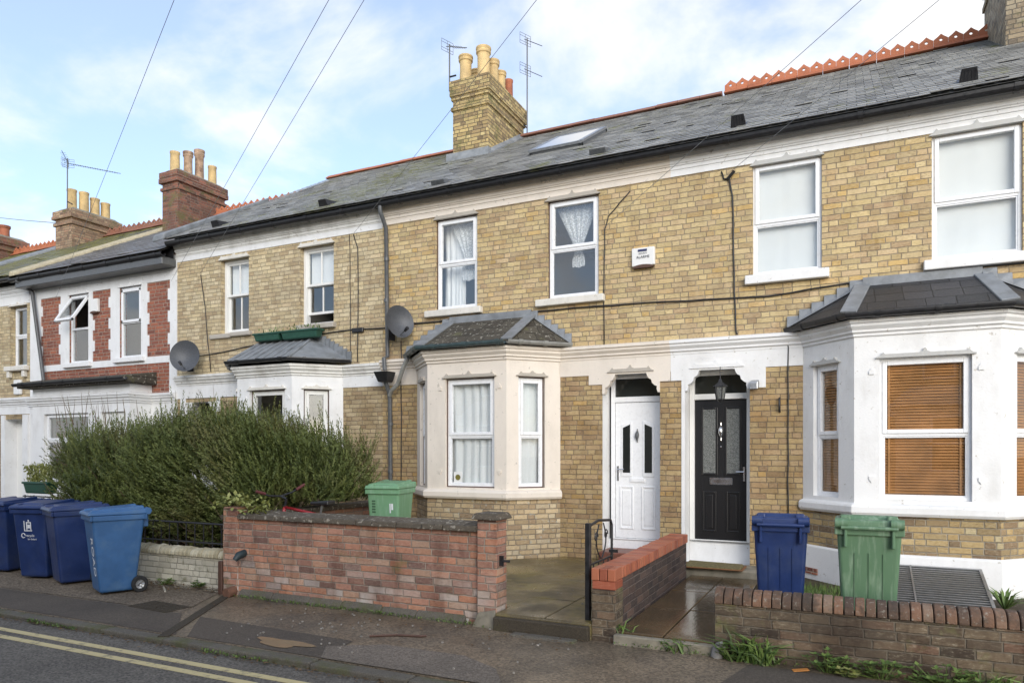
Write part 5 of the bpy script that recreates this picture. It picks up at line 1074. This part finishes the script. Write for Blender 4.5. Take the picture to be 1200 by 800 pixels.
cable('left one of two thin cables down the pale brick wall beside the downpipe', [(-7.95, 5.55), (-7.93, 4.4), (-7.92, 3.25)], .006)
cable('right one of two thin cables down the pale brick wall, starting at the overhead wire', [(-7.86, 5.53), (-7.77, 5.29), (-7.76, 4.2), (-7.78, 3.3)])
cable('black cable curling down the wall left of the white alarm box', [(-2.89, 5.5), (-3.03, 5.37), (-3.22, 5.18), (-3.27, 5.0), (-3.28, 4.2), (-3.28, 3.31)])
cable('black cable looping down the wall left of the white framed upper window', [(-1.6, 5.56), (-1.57, 5.46), (-1.50, 5.44), (-1.46, 5.2), (-1.44, 4.4), (-1.42, 3.4), (-1.40, 3.32)], .011)
cable('thin cable straight down the brick pier right of the black door', [(-.78, 3.30), (-.75, 3.1), (-.75, 2.2), (-.75, .8)], .008, y=-.02)
cable('thin cable down the brick wall between the drainpipe and the cream bay', [(-6.86, 3.60), (-6.86, 2.9), (-6.86, .5)], .008)
prop(MB(FX).tube([(-1.52, -.03, 5.44), (-1.43, -.05, 5.53)], .022, 8).build('cable_clamp', G['black']), 'black cable clamp on the wall left of the white framed upper window', 'clamp')
prop(MB(FX).box(-7.88, -7.64, -.05, 0, 3.81, 3.89).build('junction_box', G['black'], bevel=.01), 'small black junction box on the cable left of the downpipe', 'junction box')
prop(MB(FX).tube([(-.855, 0, 2.44), (-.855, -.05, 2.43), (-.855, -.05, 2.27), (-.855, 0, 2.26)], .014, 8).build('wall_hook', G['iron'], smooth=True), 'black iron hook on the brick pier right of the black door', 'hook')
T = thing('flood_light', 'small grey security light beside the head of the black doorway', 'light', (-1.17, 9.95, 2.6)); MB(FX).box(-1.19, -1.15, -.05, 0, 2.60, 2.66).build('bracket', G['greyp'], T)
MB(lambda u, d, z: FX(-1.17+u*.9+d*.2, -.09+d, 2.62+z+d*.5)).box(-.06, .06, -.02, .05, -.05, .05).build('lamp_head', G['alu'], T, bevel=.012, seg=2)
T = thing('porch_lantern', 'black metal lantern hanging above the black front door', 'lantern', (-1.60, 9.82, 2.40)); X, Y = -1.60, 9.86
MB().tube([(X, Y, 2.88), (X, Y, 2.70)], .006, 6).build('chain', G['iron'], T)
m = MB(); m.lathe([(.008, .30), (.02, .28), (.03, .25), (.095, .20), (.10, .19), (.07, .19)], (X, Y, 2.42), 6); m.lathe([(.05, .0), (.03, -.03), (.0, -.05)], (X, Y, 2.44), 6); fr_ = m.build('frame', G['iron'], T)
for i in range(6):
    a = i*math.pi/3; MB().tube([(X+.078*math.cos(a), Y+.078*math.sin(a), 2.61), (X+.052*math.cos(a), Y+.052*math.sin(a), 2.44)], .006, 5).build('rib', G['iron'], fr_)
MB().lathe([(.047, 2.44), (.072, 2.61)], (X, Y, 0), 6).build('glass', G['frost'], T)
prop(MB(FX).box(-5.52, -5.375, 0, .002, 1.225, 1.425).build('window_sticker', G['paper']), 'small white sticker in the lower corner of the cream bay window', 'sticker').location = (0, -.63+.079, 0)
o = bpy.data.objects['window_sticker']; m = MB(lambda u, d, z: (u, 9.445-d, z)); m.lathe([(0, .003), (.045, .003), (.045, 0)], (-5.447, .0, 1.34), 10, Matrix.Rotation(R(90), 4, 'X')); q = m.build('emblem', plain('olive_print', (.18, .16, .03), .6), o); q.matrix_parent_inverse = Matrix.Translation(-Vector(o.location))
# green window boxes and their herbs
leaf_g = attr_col('young_leaf', [(0, (.11, .085, .03)), (.25, (.05, .09, .02)), (.5, (.10, .17, .035)), (1, (.20, .27, .07))], .6).mat
leaf_y = attr_col('yellow_green_leaf', [(0, (.13, .15, .03)), (.5, (.24, .26, .07)), (1, (.36, .36, .14))], .6).mat
def leaf(m, p, d, l, w, up=Vector((0, 0, 1))):
    d = d.normalized(); s = d.cross(up); s = s.normalized() if s.length > .01 else Vector((1, 0, 0)); n = s.cross(d)
    m.add([tuple(p), tuple(p+d*l*.45+s*w*.5+n*l*.05), tuple(p+d*l), tuple(p+d*l*.45-s*w*.5+n*l*.05)], [(0, 1, 2, 3)])
def rv(): return Vector((random.gauss(0, 1), random.gauss(0, 1), random.gauss(0, 1)))
def planter(label, x0, x1, y, z0, h, w, n, lm, lh):
    T = thing('planter', label, 'planter', ((x0+x1)/2, y, z0)); m = MB(); m.hexa([(x0+.04, y-w*.36, z0), (x1-.04, y-w*.36, z0), (x1-.04, y+w*.36, z0), (x0+.04, y+w*.36, z0)], [(x0, y-w/2, z0+h), (x1, y-w/2, z0+h), (x1, y+w/2, z0+h), (x0, y+w/2, z0+h)]); m.build('box', G['planter'], T, bevel=.02, seg=3)
    m = MB(); m.box(x0-.01, x1+.01, y-w/2-.012, y+w/2+.012, z0+h-.03, z0+h+.005); m.build('rim', G['planter'], T, bevel=.01, seg=2)
    m = MB()
    for i in range(n):
        p = Vector((random.uniform(x0+.03, x1-.03), y+random.uniform(-w*.4, w*.4), z0+h)); d = (Vector((0, 0, 1))+rv()*.35); p = p+Vector((0, 0, 1))*random.uniform(0, lh)+rv()*.02; leaf(m, p, d, random.uniform(.03, .08), .025)
    m.build('plant', lm, T); return T
planter('smaller green window box on the lead bay roof, left of its pair', -10.0, -9.36, 9.84, 3.77, .14, .17, 30, leaf_g, .05)
planter('longer green window box on the lead bay roof, right of its pair', -9.33, -8.47, 9.84, 3.76, .15, .18, 60, leaf_g, .07)
planter('green trough with a leafy plant on the iron railing at far left', -12.5, -11.82, 7.24, 1.04, .19, .2, 900, leaf_y, .26)
# door mat, air bricks, grille
T = thing('door_mat', 'mossy brown door mat rolled up at one end before the black door', 'door mat', (-1.6, 9.7, .2)); m = MB(); m.hexa([(-2.02, 9.45, .203), (-1.28, 9.45, .203), (-1.28, 9.82, .203), (-2.02, 9.82, .203)], [(-2.0, 9.46, .225), (-1.3, 9.46, .225), (-1.3, 9.81, .24), (-2.0, 9.81, .25)]); m.build('pile', G['mat'], T, bevel=.008, seg=2)
m = MB(); 
for bx in ((-2.05, -1.25, 9.42, 9.45), (-2.05, -2.02, 9.45, 9.82), (-1.28, -1.25, 9.45, 9.82)): m.box(bx[0], bx[1], bx[2], bx[3], .203, .218)
m.build('edging', G['mat_edge'], T, bevel=.005)
T = thing('air_vent', 'square cream air vent on the white plinth behind the navy bin', 'vent', (-.4, 9.96, .3)); q = MB(FX).box(-.50, -.35, -.065, -.031, .30, .45); q.build('plate', G['stone_white'], T, bevel=.006)
MB(FX).lathe([(.0, .01), (.045, .012), (.05, 0)], (-.425, -.066, .375), 16, Matrix.Rotation(R(90), 4, 'X')).build('grid', G['stone'], T)
PEo = bay_geo(-.57, 2.09); (ax, ay), (bx, by) = PEo[0], PEo[1]; L = math.hypot(bx-ax, by-ay); xb = plane_xf(ax, ay, (bx-ax)/L, (by-ay)/L)
prop(MB(xb).box(.08, .30, -.045, -.028, .17, .245).build('air_brick', G['brick_red']), 'red terracotta air brick low in the white plinth left of the green bin', 'air brick')
T = thing('light_well_grille', 'sloping dark metal louvre grille over the light well below the white bay', 'grille', (.8, 8.9, .1))
def gx(u, d, s): a = math.atan2(.27, .9); return (u, 8.40+s*math.cos(a)-d*math.sin(a), .14+s*math.sin(a)+d*math.cos(a))
m = MB(gx); rect = ((.28, .31, 0, .95), (1.27, 1.30, 0, .95), (.28, 1.30, 0, .03), (.28, 1.30, .92, .95), (.60, .615, 0, .95))
for b in rect: m.box(b[0], b[1], -.03, .02, b[2], b[3])
m.build('frame', G['alu'], T)
m = MB(gx)
for i in range(17): s0 = .03+i*.053; m.box(.31, 1.27, -.018, .012, s0, s0+.016)
m.build('louvre', G['alu'], T); MB(gx).box(.29, 1.29, -.06, -.05, .01, .94).build('backing', G['black'], T)

# ------------------------------------------------------------------ aerials and overhead wires
def aerial(label, base, top, booms, mount=None):
    T = thing('tv_aerial', label, 'aerial', base); MB().tube([base, top], .016, 8).build('mast', G['greyp'], T)
    if mount: MB().tube([base, mount], .018, 6).build('bracket', G['iron'], T); MB().tube([(base[0], base[1], base[2]+.3), (mount[0], mount[1], mount[2]+.3)], .018, 6).build('bracket', G['iron'], T)
    for (z, ang, ln, dr) in booms:
        a = R(ang); u = Vector((math.cos(a), math.sin(a), dr)).normalized(); s = Vector((-math.sin(a), math.cos(a), 0)); c = Vector((top[0], top[1], z)); b = MB().tube([tuple(c-u*.12), tuple(c+u*ln)], .009, 6).build('boom', G['greyp'], T)
        m = MB(); n = int(ln/.08)
        for i in range(1, n): q = c+u*(i*.08); w = .10-.03*i/n; m.tube([tuple(q-s*w), tuple(q+s*w)], .004, 4)
        m.build('element', G['greyp'], b)
        m = MB(); q = c-u*.08
        for k_ in (-.12, -.06, .06, .12): m.tube([tuple(q+Vector((0, 0, k_))-s*.16), tuple(q+Vector((0, 0, k_))+s*.16)], .005, 4)
        for k_ in (-.16, 0, .16): m.tube([tuple(q+s*k_-Vector((0, 0, .12))), tuple(q+s*k_+Vector((0, 0, .12)))], .005, 4)
        m.build('reflector', G['greyp'], b)
aerial('thin tv aerial on the left side of the buff brick chimney', (-7.76, 13.1, 9.45), (-7.76, 13.1, 10.45), [(10.40, -20, .62, -.45)], (-7.6, 13.1, 9.45))
aerial('tall tv aerial with two antennas on the right side of the buff brick chimney', (-6.66, 14.7, 8.8), (-6.66, 14.7, 11.15), [(11.1, -25, .62, -.7), (10.42, -25, .62, -.7)], (-6.85, 14.7, 9.0))
aerial('tv aerial with a long antenna on the far left chimney', (-21.37, 13.5, 9.0), (-21.37, 13.5, 10.6), [(10.45, 20, 1.75, -.22), (10.5, -50, .5, .3)], (-21.2, 13.55, 8.9))
PT = Vector((11.5, -4, 8.0))
def wire(label, p, sag=.12, end=None, r=.003):
    a = Vector(p); b = end or PT; P = [tuple(a+(b-a)*t-Vector((0, 0, sag*4*t*(1-t)))) for t in [i/30 for i in range(31)]]
    prop(MB().tube(P, r, 5).build('telephone_wire', G['wire'], smooth=True), label, 'wire', 'overhead telephone wires')
wire('overhead wire reaching the white edge of the red brick house', (-12.43, 9.95, 5.18)); wire('overhead wire reaching the pale brick wall above the large dish', (-11.61, 9.95, 5.23))
wire('overhead wire crossing the far left chimney down to the red brick house', (-16.15, 9.95, 5.22)); wire('overhead wire passing in front of the buff chimney pots', (-7.84, 9.95, 5.53))
wire('overhead wire reaching the yellow brick wall left of the alarm box', (-3.29, 9.95, 5.0)); wire('overhead wire reaching the clamp left of the white framed upper window', (-1.52, 9.95, 5.5))
wire('short overhead wire from the far left chimney to the left edge', (-21.9, 13.6, 8.75), .2, Vector((-36, 14.0, 12.2)), .012)

# ------------------------------------------------------------------ hedge, weeds, leaves
def hedge():
    T = thing('hedge', 'big dark green conifer hedge with upswept shoots above the cream wall', 'hedge', (-9.6, 7.9, .1)); rs = random.Random(3)
    def ex(k, c): return k.mix(k.mr(k.noise(1.3, 5, .6), .50, .66, 0., .5), c, (.15, .11, .04))
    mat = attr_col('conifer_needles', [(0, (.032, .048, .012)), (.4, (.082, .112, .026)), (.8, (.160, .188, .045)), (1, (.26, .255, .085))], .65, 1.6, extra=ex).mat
    m = MB(); C = Vector((-9.05, 7.9, 1.13)); A = Vector((2.68, 1.15, .76))
    def spray(p, d, l, dens):
        d = d.normalized(); s = d.cross(Vector((rs.gauss(0, 1), rs.gauss(0, 1), rs.gauss(0, 1)))).normalized(); n = d.cross(s); nl = int(l/.0135*dens); base = rs.random()
        for i in range(nl):
            t = (i+.5)/nl; q = p+d*l*t+Vector((0, 0, .10*t*t*l)); a = rs.uniform(0, 6.28); o = (s*math.cos(a)+n*math.sin(a)); dd = (d*.85+o*.75).normalized(); ll = (.042+.034*rs.random())*(1.2-.65*t); w = .0085
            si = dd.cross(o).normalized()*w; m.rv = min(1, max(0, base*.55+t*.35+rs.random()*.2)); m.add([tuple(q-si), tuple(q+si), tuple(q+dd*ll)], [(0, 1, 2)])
    def lump(x): return .13*math.sin(x*2.1+1)+.11*math.sin(x*4.7)+.06*math.sin(x*9.3+2)
    cnt = 0
    while cnt < 15500:
        v = Vector((rs.gauss(0, 1), rs.gauss(0, 1), rs.gauss(0, 1))).normalized()
        e = 4.5; k_ = (abs(v.x)**e+abs(v.y)**e+abs(v.z)**e)**(-1/e); v = v*k_
        if v.y > .75 and v.z < .8: continue
        if math.sin(v.x*7.3+1)*math.sin(v.z*5.1+v.x*3+2)+.7*math.sin(v.x*13+v.z*8) > .95 and rs.random() < .85: continue
        dep = 1-.55*rs.random()**1.2
        p = Vector((C.x+v.x*A.x*dep, C.y+v.y*A.y*dep, C.z+v.z*A.z*dep)); p.z += lump(p.x)*max(0, v.z)*.7+.05*max(0, v.z); p.y += .9*lump(p.x*1.7+p.z*1.3)*(v.y < 0)-.18*(p.z-1.2)*(v.y < 0)
        # ragged underside: the low front thins out to the right of the wall end
        if v.y < -.5 and p.z < .62 and rs.random() < .8: continue
        if p.x > -7.25 and (p.z < 1.0 or p.y < 7.55): continue
        p.x += .22*(8.0-p.y)*(p.x < C.x)
        n = Vector((v.x**3/A.x, v.y**3/A.y, v.z**3/A.z)).normalized(); lean = Vector((.75*math.sin(p.x*1.15+.6)+.25+.3*math.sin(p.z*3+p.x*2), -.35, .8))
        d = n*.55+lean*.75+Vector((rs.gauss(0, .25), rs.gauss(0, .25), rs.gauss(0, .2))); l = rs.uniform(.20, .46)
        if v.z > .75 and rs.random() < .22: l += rs.uniform(.08, .25)
        spray(p, d, l, 1.0); cnt += 1
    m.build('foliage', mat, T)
    b = MB(); tw = plain('hedge_twig', (.16, .115, .075), .85, var=.4)
    for i in range(150):
        x = rs.uniform(-10.9, -7.3); y = rs.uniform(7.1, 8.5); z0 = rs.uniform(.15, .7); q = Vector((x, y, z0)); P = [tuple(q)]; d = Vector((rs.gauss(0, .4), -.55+rs.gauss(0, .3), rs.uniform(.3, 1))).normalized()
        for j in range(5): q = q+d*.19; d = (d+Vector((rs.gauss(0, .2), rs.gauss(0, .15), .08))).normalized(); P.append(tuple(q))
        b.tube(P, [.014, .012, .010, .008, .005, .003], 5, False)
    for i in range(8):
        x = -11+i*.5; b.tube([(x, 7.8, .1), (x+.05, 7.75, .7), (x+rs.uniform(-.2, .2), 7.7, 1.6)], [.05, .045, .02], 7)
    b.build('branches', tw, T)
    # long dry shoots poking out of the top left
    for i in range(26):
        x = rs.uniform(-11.3, -8.2) if i > 10 else rs.uniform(-11.3, -10.6); q = Vector((x, rs.uniform(6.9, 7.8), 2.15)); d = Vector((rs.gauss(-.05, .25), -.1, 1)).normalized(); l = rs.uniform(.25, .6); s_ = MB(); s_.tube([tuple(q), tuple(q+d*l*.5), tuple(q+d*l+Vector((rs.gauss(0, .03), 0, 0)))], [.006, .005, .002], 4, False); s_.build('dry_shoot', tw, T)
hedge()
T = thing('ivy', 'pale green ivy tumbling over the left end of the red brick wall', 'ivy', (-6.85, 6.5, 1.0)); m = MB()
for i in range(420):
    t = random.random(); p = Vector((-7.08+t*.75+random.gauss(0, .05), 6.38+random.gauss(0, .10), 1.14-.10*t+random.gauss(0, .05)-.04*math.sin(t*9))); leaf(m, p, rv()+Vector((.3, -.5, .2)), random.uniform(.045, .085), random.uniform(.035, .06))
m.build('leaves', leaf_y, T); MB().tube([(-7.15, 6.5, .95), (-6.9, 6.45, 1.1), (-6.5, 6.4, 1.06)], .012, 6).build('stem', G['brown'], T)
def tuft(label, x, y, z, n, h, lean=.5, group='weeds along the walls', w=.008, sp=.08, mat=None):
    T = MB()
    for i in range(n):
        p = Vector((x+random.gauss(0, sp), y+random.gauss(0, sp*.35), z)); d = Vector((random.gauss(0, lean), random.gauss(-.15, lean*.5), 1)).normalized(); l = h*random.uniform(.5, 1.1); s = d.cross(rv()).normalized()*w; q = p+d*l*.55; e = q+(d+Vector((d.x*.9, d.y*.9, -.55)))*l*.5
        T.add([tuple(p-s), tuple(p+s), tuple(q+s*.8), tuple(q-s*.8), tuple(e)], [(0, 1, 2, 3), (3, 2, 4)])
    return prop(T.build('grass_tuft', mat or leaf_g), label, 'weed', group)
def weed(label, x, y, z, n, r, h, mat=None, group='weeds along the walls'):
    T = thing('weed', label, 'weed', (x, y, z), 0, group); m = MB(); s_ = MB()
    for i in range(n):
        a = random.uniform(0, 6.28); rr = r*math.sqrt(random.random()); p = Vector((x+rr*math.cos(a), y+rr*.5*math.sin(a), z+h*random.uniform(.15, 1)*(1-.5*rr/r))); s_.tube([(x+rr*.3*math.cos(a), y, z), tuple(p)], .003, 4, False)
        for k_ in range(5): b = 2*math.pi*k_/5+a; leaf(m, p, Vector((math.cos(b), math.sin(b)*.8-.15, .25)), random.uniform(.035, .06), .032)
    m.build('leaves', mat or leaf_g, T); s_.build('stem', leaf_g, T)
tuft('tuft of grass at the foot of the wet path step', -1.36, 6.15, 0, 70, .17); tuft('tall bent tuft of grass against the brown brick wall by its left end', -.72, 6.08, 0, 90, .34, .55, w=.009)
weed('low leafy weed at the left end of the brown brick wall', -.92, 6.10, 0, 26, .14, .16); weed('leafy weed beside the orange leaf under the brown brick wall', -.17, 6.06, 0, 26, .17, .20)
weed('small pale rosette weed on the tarmac under the brown brick wall', -.03, 6.0, 0, 10, .09, .08, leaf_y); weed('bushy weed under the brown brick wall below the green bin', .20, 6.06, 0, 30, .17, .19)
weed('rightmost leafy weed at the bottom edge under the brown brick wall', .62, 6.06, 0, 40, .26, .22); tuft('thin grass at the right edge under the brown brick wall', .98, 6.08, 0, 50, .22)
weed('tiny green weed at the foot of the cream wall near the lighter bin', -8.08, 6.40, 0, 14, .16, .09); weed('tiny green weed at the foot of the cream wall near the red wall', -7.50, 6.40, 0, 14, .10, .12)
tuft('grass sprig at the front corner of the red coped wall', -1.90, 6.22, .09, 18, .2, .9, w=.006)
T = thing('spiky_plant', 'spiky dark green plant beside the grille at the right edge', 'plant', (1.42, 8.75, .1)); m = MB()
for i in range(46):
    a = random.uniform(0, 6.28); d = Vector((math.cos(a)*.7, math.sin(a)*.7, random.uniform(.5, 1.3))).normalized(); p = Vector((1.42, 8.75, .1)); l = random.uniform(.22, .36); s = d.cross(Vector((0, 0, 1))).normalized()*.012; q = p+d*l*.6; e = q+(d-Vector((0, 0, .6)))*l*.5; m.add([tuple(p-s*.5), tuple(p+s*.5), tuple(q+s), tuple(q-s), tuple(e)], [(0, 1, 2, 3), (3, 2, 4)])
m.build('leaves', leaf_g, T)
m = MB()
for i in range(2600):
    p = Vector((random.uniform(-.95, .0), random.uniform(7.2, 9.2), .10)); d = Vector((random.gauss(0, .4), random.gauss(0, .4), 1)).normalized(); s = d.cross(rv()).normalized()*.006; l = random.uniform(.04, .12); m.add([tuple(p-s), tuple(p+s), tuple(p+d*l)], [(0, 1, 2)])
prop(m.build('grass', leaf_g), 'patch of short grass behind the navy bin at right', 'grass', kind='stuff')
lit = attr_col('dead_leaf', [(0, (.05, .03, .015)), (.6, (.13, .075, .03)), (1, (.26, .16, .07))], .8).mat
m = MB()
for i in range(1300):
    x = random.uniform(-9.0, -6.9) if i < 700 else random.uniform(-6.6, -2.2) if i < 900 else random.uniform(-9, -2); y = 6.44-abs(random.gauss(0, .16)) if i < 700 else (6.12-abs(random.gauss(0, .25))) if i < 900 else 4.49-abs(random.gauss(0, .045)); p = Vector((x, y, (.012 if i < 900 else -.042)+random.random()*.012)); leaf(m, p, Vector((random.gauss(0, 1), random.gauss(0, 1), random.gauss(0, .15))), random.uniform(.015, .045), random.uniform(.012, .03))
prop(m.build('fallen_leaves', lit), 'scatter of dead brown leaves along the foot of the walls', 'leaves', kind='stuff')
m = MB()
for i in range(2600):                                              # moss and tiny weeds along the kerb joint and the wall feet
    c = random.choice((0, 0, 1, 2)); x = random.uniform(-9, -2) if c == 0 else random.uniform(-6.7, -3.0) if c == 1 else random.uniform(-1.9, 2.4)
    if c == 0 and math.sin(x*2.3)+math.sin(x*5.1+1) < .1: continue
    y, z = (4.488-random.random()*.03, -.05) if c == 0 else (6.19-abs(random.gauss(0, .02)), 0) if c == 1 else (6.14-abs(random.gauss(0, .03)), 0)
    leaf(m, Vector((x, y, z+random.random()*.03)), Vector((random.gauss(0, .6), random.gauss(-.2, .5), .7)), random.uniform(.01, .035), .014)
prop(m.build('moss', leaf_g), 'green moss and tiny weeds along the kerb joint and the feet of the walls', 'moss', kind='stuff')
m = MB()
for i in range(70):
    x = random.choice([random.uniform(-2.95, -2.2), random.uniform(-5.5, -2.5), random.uniform(-5.5, -4.0)]); y = random.uniform(6.9, 7.6) if x > -2.95 and random.random() < .6 else random.uniform(4.8, 6.1); z = .162 if y > 6.2 else .012
    s = random.uniform(.004, .010); m.box(x-s, x+s, y-s*.7, y+s*.7, z-.005, z+.008)
prop(m.build('grit', plain('pale_grit', (.27, .25, .22), .9, var=.4)), 'pale grit and petals scattered on path and pavement', 'grit', kind='stuff')
prop(MB(lambda u, d, z: (-.36+u*.94-d*.34, 6.0+u*.34+d*.94, .012+z+.1*u)).box(-.06, .06, -.03, .03, 0, .004).build('fallen_leaf', G['leaf_orange']), 'bright orange scrap lying on the tarmac under the brown brick wall', 'leaf')
m = MB(); m.lathe([(.0, .0), (.06, .01), (.07, .06), (.05, .12), (.0, .15)], (-1.03, 6.10, -.01), 8, Matrix.Rotation(R(20), 4, 'Y') @ Matrix.Diagonal((.8, .6, 1.1, 1))); prop(m.build('stone', plain('grey_stone', (.20, .195, .19), .8, var=.3), auto=60), 'grey stone at the left end of the brown brick wall', 'stone')
prop(MB().tube([(-7.9, 6.22, .012), (-7.62, 6.02, .012)], .012, 5).build('stick', plain('pale_stick', (.45, .42, .34), .8)), 'pale stick lying on the pavement by the cream wall', 'stick')
prop(MB().tube([(-4.05, 5.38, .012), (-3.85, 5.52, .012), (-3.62, 5.58, .012), (-3.58, 5.62, .012)], .012, 5).build('stick', G['brown']), 'dark twig lying on the speckled pavement before the red wall', 'stick')
